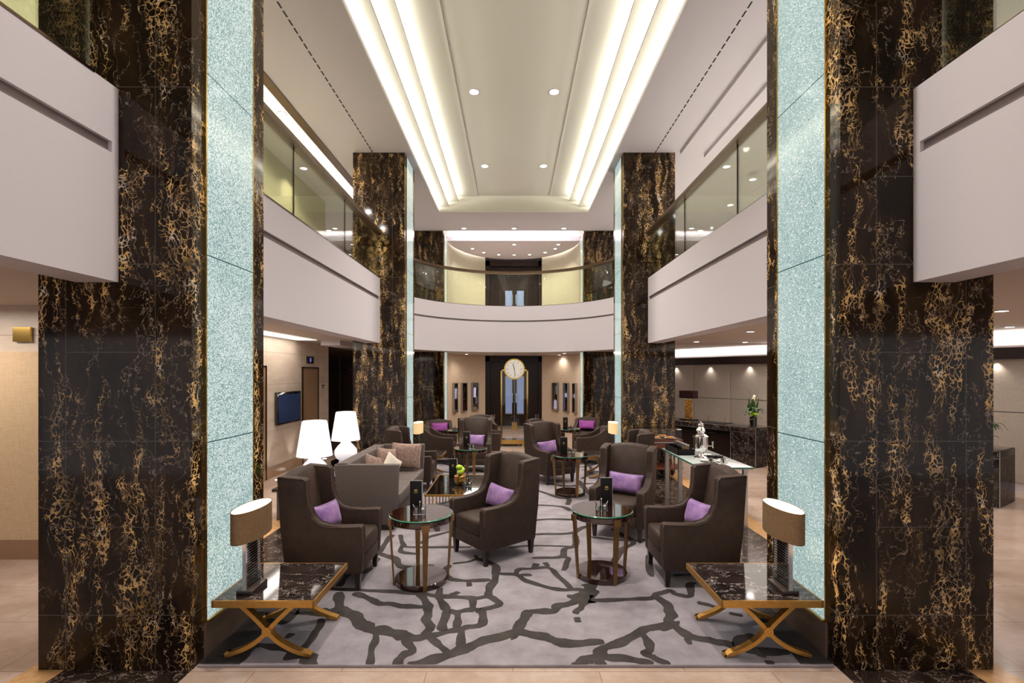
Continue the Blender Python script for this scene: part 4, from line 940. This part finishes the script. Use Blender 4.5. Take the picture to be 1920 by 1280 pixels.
# flower vases
def flowers(label, loc, s=1.0, wh=False):
    t = thing('flower_arrangement', label, 'flowers', loc, 0, 'flower arrangements on the reception desks')
    MB().lathe([(.075 * s, 0), (.08 * s, .2 * s), (.075 * s, .2 * s), (.07 * s, .02)], n=24, caps=False).lathe([(.074 * s, 0), (.074 * s, .18 * s)], n=20).done('vase', 'black_gloss', t)
    rr = random.Random(3)
    m = MB()
    for k in range(14):
        a = rr.uniform(0, 2 * PI); L = rr.uniform(.16, .30) * s; up = rr.uniform(-.02, .22) * s; P = []; wv = rr.uniform(.025, .045) * s
        for i in range(7):
            q = i / 6; r = .04 * s + L * q * .8; z = .2 * s + up * math.sin(PI * q * .8) * 1.6 - .03 * q
            ww = wv * math.sin(PI * (q * .9 + .05)); P.append([(r * math.cos(a) - ww * math.sin(a), r * math.sin(a) + ww * math.cos(a), z), (r * math.cos(a), r * math.sin(a), z - .006), (r * math.cos(a) + ww * math.sin(a), r * math.sin(a) - ww * math.cos(a), z), (r * math.cos(a), r * math.sin(a), z + .004)])
        m.strip(P)
    for k in range(3):
        a = k * 2.1; P = []
        for i in range(7):
            q = i / 6; r = .02 + .10 * q * s; z = .2 * s + .42 * s * q; ww = .05 * s * math.sin(PI * (q * .85 + .1)); P.append([(r * math.cos(a) - ww * math.sin(a), r * math.sin(a) + ww * math.cos(a), z), (r * math.cos(a) - .005, r * math.sin(a), z), (r * math.cos(a) + ww * math.sin(a), r * math.sin(a) - ww * math.cos(a), z), (r * math.cos(a) + .005, r * math.sin(a), z)])
        m.strip(P)
    m.done('leaf', 'leaf_green', t, 60)
    m = MB()
    for k in range(10):
        a = k * 2.4; r = .02 + .05 * (k % 3) / 2 * s; bmesh.ops.create_icosphere(m.bm, subdivisions=2, radius=.032 * s, matrix=Matrix.Translation((r * math.cos(a) - .02, r * math.sin(a) - .03, (.25 + .04 * (k % 4) / 3) * s)))
    m.done('green_bloom', 'bloom_green', t)
    for k, dx in enumerate((-.02, .02, .05) if wh else (-.0, .02)):
        h = (.50 + .05 * k) * s; MB().tube([(dx * .4, 0, .2 * s), (dx, 0, h)], .006, 6).lathe([(.004, h), (.018 * s, h + .05), (.034 * s, h + .10), (.012 * s, h + .14)], c=(dx, 0, 0), n=12, caps=False).done('calla_lily', 'calla_white', t)
    m = MB()
    for k in range(6): a = k; m.tube([(0, 0, .2 * s), (.05 * math.cos(a), .05 * math.sin(a), .6 * s), (.14 * math.cos(a), .1 * math.sin(a), .84 * s)], [.002, .002, .001], 5)
    m.done('reed', 'reed_brown', t)
fp = lambda u, v, z, D=D: (*(D @ Vector((u, v, 0))).xy, z)
flowers('arrangement with green leaves in a black vase on the middle reception desk', fp(.30, .42, .80), .95)
D2 = RM((6.88, 6.86)); flowers('white calla lily arrangement in a black vase at the right edge desk', fp(.25, .30, .80, D2), .95, True)
t = thing('reception_lamp', 'desk lamp with dark plum rectangular shade and crinkled gold body on the reception desk', 'lamp', fp(1.95, .45, .80), math.atan2(U.y, U.x))
MB().box(-.2, .2, -.11, .11, 0, .03, bev=.004).done('base', 'black_gloss', t)
m = MB(); n = 14; P = []
for i in range(n + 1):
    z = .03 + .46 * i / n; a = .075 + .012 * math.sin(i * 1.1); P.append([(-a, -.04, z), (a, -.04, z), (a, .04, z), (-a, .04, z)])
m.strip(P); m.done('body', 'gold_crinkle', t)
sh = MB().box(-.19, .19, -.10, -.095, .52, .70).box(-.19, .19, .095, .10, .52, .70).box(-.19, -.185, -.1, .1, .52, .70).box(.185, .19, -.1, .1, .52, .70).done('shade', 'plum_shade', t, 0)
MB().box(-.184, .184, -.094, .094, .53, .69).done('bulb_glow', 'shade_liner', sh, 0)
t = thing('desk_blotter', 'black leather blotter with two pens on the reception desk', 'blotter', fp(1.15, .38, .80), math.atan2(U.y, U.x))
MB().box(-.3, .3, -.16, .16, 0, .012, bev=.002).done('pad', 'black_matte', t)
for x in (-.2, .22): MB().tube([(x, 0, .012), (x - .03, .0, .17)], [.005, .003], 8).done('pen', 'brass', t)
# ------------------------------------------------------------------ glass console with samovar
t = thing('serving_table', 'glass-topped serving table with steel legs carrying the samovar', 'table', (2.62, 6.75, 0))
MB().box(-.33, .33, -.80, .75, .735, .755, bev=.002).done('glass_top', 'frosted_glass', t); MB().box(-.31, .31, -.78, .73, .728, .734).done('frosted_under_panel', 'porcelain', t, 0)
MB().box(-.332, .332, -.803, -.80, .735, .755).box(-.333, -.33, -.8, .75, .735, .755).done('green_edge', 'glass_edge_green', t, 0)
for x, y in ((-.27, -.70), (.27, -.70), (-.27, .08), (.27, .08), (-.27, .66), (.27, .66)): MB().box(x - .025, x + .025, y - .025, y + .025, 0, .73).done('leg', 'satin_steel', t, 0)
TZ = .755
t = thing('samovar', 'tall polished silver samovar on the glass serving table', 'samovar', (2.56, 6.62, TZ))
MB().lathe([(.09, 0), (.092, .012), (.05, .03), (.035, .06), (.05, .085), (.075, .10), (.088, .13), (.092, .15), (.092, .285), (.10, .29), (.10, .30), (.07, .32), (.045, .335)], n=40).done('body', 'chrome', t)
MB().lathe([(.03, .335), (.055, .355), (.06, .375), (.05, .40), (.035, .425), (.042, .45), (.035, .47), (.01, .478), (.014, .49), (.0, .50)], n=32, caps=False).done('teapot', 'chrome', t)
MB().tube([(.09, -.02, .17), (.15, -.03, .165), (.155, -.03, .14)], .009).tube([(.15, -.03, .16), (.15, -.03, .23)], [.008, .012]).done('tap', 'chrome', t)
t = thing('tea_box', 'black open tray box holding glass tea jars on the serving table', 'tray', (2.44, 7.12, TZ))
MB().box(-.12, .12, -.28, .28, 0, .012).box(-.12, -.112, -.28, .28, 0, .085).box(.112, .12, -.28, .28, 0, .085).box(-.12, .12, -.28, -.272, 0, .085).box(-.12, .12, .272, .28, 0, .085).done('tray_wall', 'black_matte', t, 0)
first = None
words_ = ['nearest the samovar', 'second from the samovar', 'third from the samovar', 'fourth from the samovar', 'fifth from the samovar', 'farthest from the samovar']
for k in range(6):
    loc = (2.47, 6.90 + k * .088, TZ + .012); lb = 'glass tea jar with steel lid in the black tray, ' + words_[k]
    if first is None:
        first = thing('tea_jar', lb, 'jar', loc, 0, 'tea jars in the black tray')
        MB().lathe([(.035, 0), (.036, .10), (.03, .11)], n=18).done('glass_body', 'clear_glass', first); MB().lathe([(.032, .003), (.032, .08)], n=16).done('filling', 'honey', first); MB().lathe([(.034, .108), (.035, .13), (.0, .135)], n=18).done('lid', 'satin_steel', first)
    else:
        c = tree_copy(first, loc, 0, lb, 'tea jars in the black tray')
        if k > 1:
            for ch in c.children:
                if ch.name.startswith('filling'): ch.data = ch.data.copy(); ch.data.materials[0] = M['black_matte']
for k, (x, y, lb) in enumerate(((2.50, 6.12, 'silver tea glass, left of the pair on the glass serving table'), (2.64, 6.10, 'silver tea glass, right of the pair on the glass serving table'))):
    t = thing('tea_glass', lb, 'cup', (x, y, TZ), 0, 'tea glasses on the serving table')
    MB().lathe([(.028, 0), (.033, .005), (.036, .085), (.033, .085), (.03, .01)], n=20, caps=False).done('cup', 'chrome', t); MB().tube([(.034, 0, .02), (.055, 0, .03), (.055, 0, .06), (.034, 0, .07)], .004, 6).done('handle', 'chrome', t)
pl = None
for x, y, n, lb in ((2.50, 6.33, 3, 'stack of white saucers left of the samovar foot'), (2.70, 6.30, 2, 'white saucers behind the silver tea glasses'), (2.78, 6.45, 1, 'white dish at the right side of the glass serving table'), (2.74, 6.86, 1, 'white plate behind the samovar tap')):
    m = MB()
    for k in range(n): m.lathe([(.035, k * .008), (.065, .010 + k * .008), (.068, .012 + k * .008), (.035, .005 + k * .008)], n=24)
    tag(m.done('saucer', 'porcelain', None, 40, (x, y, TZ)), lb, 'plate', 'white dishes on the serving table')
for x, y, lb in ((2.70, 6.62, 'small black box right of the samovar'), (2.80, 6.60, 'small black case at the right edge of the glass serving table')):
    tag(MB().box(-.04, .04, -.05, .05, 0, .035, bev=.003).done('tea_case', 'black_matte', None, 30, (x, y, TZ)), lb, 'box', 'black boxes by the samovar')
# ------------------------------------------------------------------ pastry cart
t = thing('pastry_cart', 'wooden pastry cart with clear cover, drawers and casters before the middle right column', 'cart', (2.66, 8.93, 0))
MB().box(-.34, .36, -.24, .24, .56, .70, bev=.004).done('drawer_unit', 'cart_wood', t); MB().box(-.36, .38, -.26, .26, .70, .725).done('top', 'cart_wood', t, 0)
for x in (-.17, .18):
    d = MB().box(x - .15, x + .15, -.247, -.24, .575, .66).done('drawer', 'cart_wood', t, 0); MB().lathe([(.009, 0), (.009, .01)], n=10).done('knob', 'brass', d, 30, (x, -.255, .618))
MB().box(-.34, .36, -.25, -.245, .67, .685).done('metal_inlay', 'satin_steel', t, 0)
for x in (-.32, .34):
    for y in (-.21, .21):
        MB().box(x - .013, x + .013, y - .013, y + .013, .12, .56).done('post', 'satin_steel', t, 0); w0 = MB().box(x - .008, x + .008, y - .008, y + .008, .08, .13).done('caster', 'satin_steel', t, 0)
        m = MB(); m.tube([(x - .012, y, .05), (x + .012, y, .05)], .05, 20); m.done('wheel', 'black_matte', w0)
MB().box(-.36, .38, -.25, .25, .19, .225).done('lower_shelf', 'cart_wood', t, 0)
m = MB(); P = [(-.24, .725), (-.24, .90), (-.22, .915), (.12, .915), (.20, .88), (.24, .80), (.24, .725)]
Q = [(y * .985, z - .003) for y, z in P]
v = P + Q[::-1]; m.prism(v, -.34, .36, 0); m.done('clear_cover', 'case_glass', t, 0)
pn = ['white plate of pastries at the back left of the pastry cart', 'white plate of pastries at the front left of the pastry cart', 'white plate of croissants at the front right of the pastry cart', 'white plate of tarts at the back right of the pastry cart']
for k, (x, y) in enumerate(((2.50, 9.02), (2.58, 8.80), (2.85, 8.82), (2.78, 9.05))):
    z = .727; p = thing('pastry_plate', pn[k], 'plate', (x, y, z), 0, 'pastry plates on the cart'); MB().lathe([(.05, 0), (.10, .012), (.103, .014), (.05, .006)], n=24).done('dish', 'porcelain', p)
    m = MB()
    for q in range(6): a = q * 1.05; bmesh.ops.create_icosphere(m.bm, subdivisions=2, radius=.028, matrix=Matrix.Translation((.05 * math.cos(a), .05 * math.sin(a), .028)) @ Matrix.Scale(.6, 4, (0, 0, 1)))
    o = m.done('pastries', 'pastry', p); o['kind'] = 'stuff'
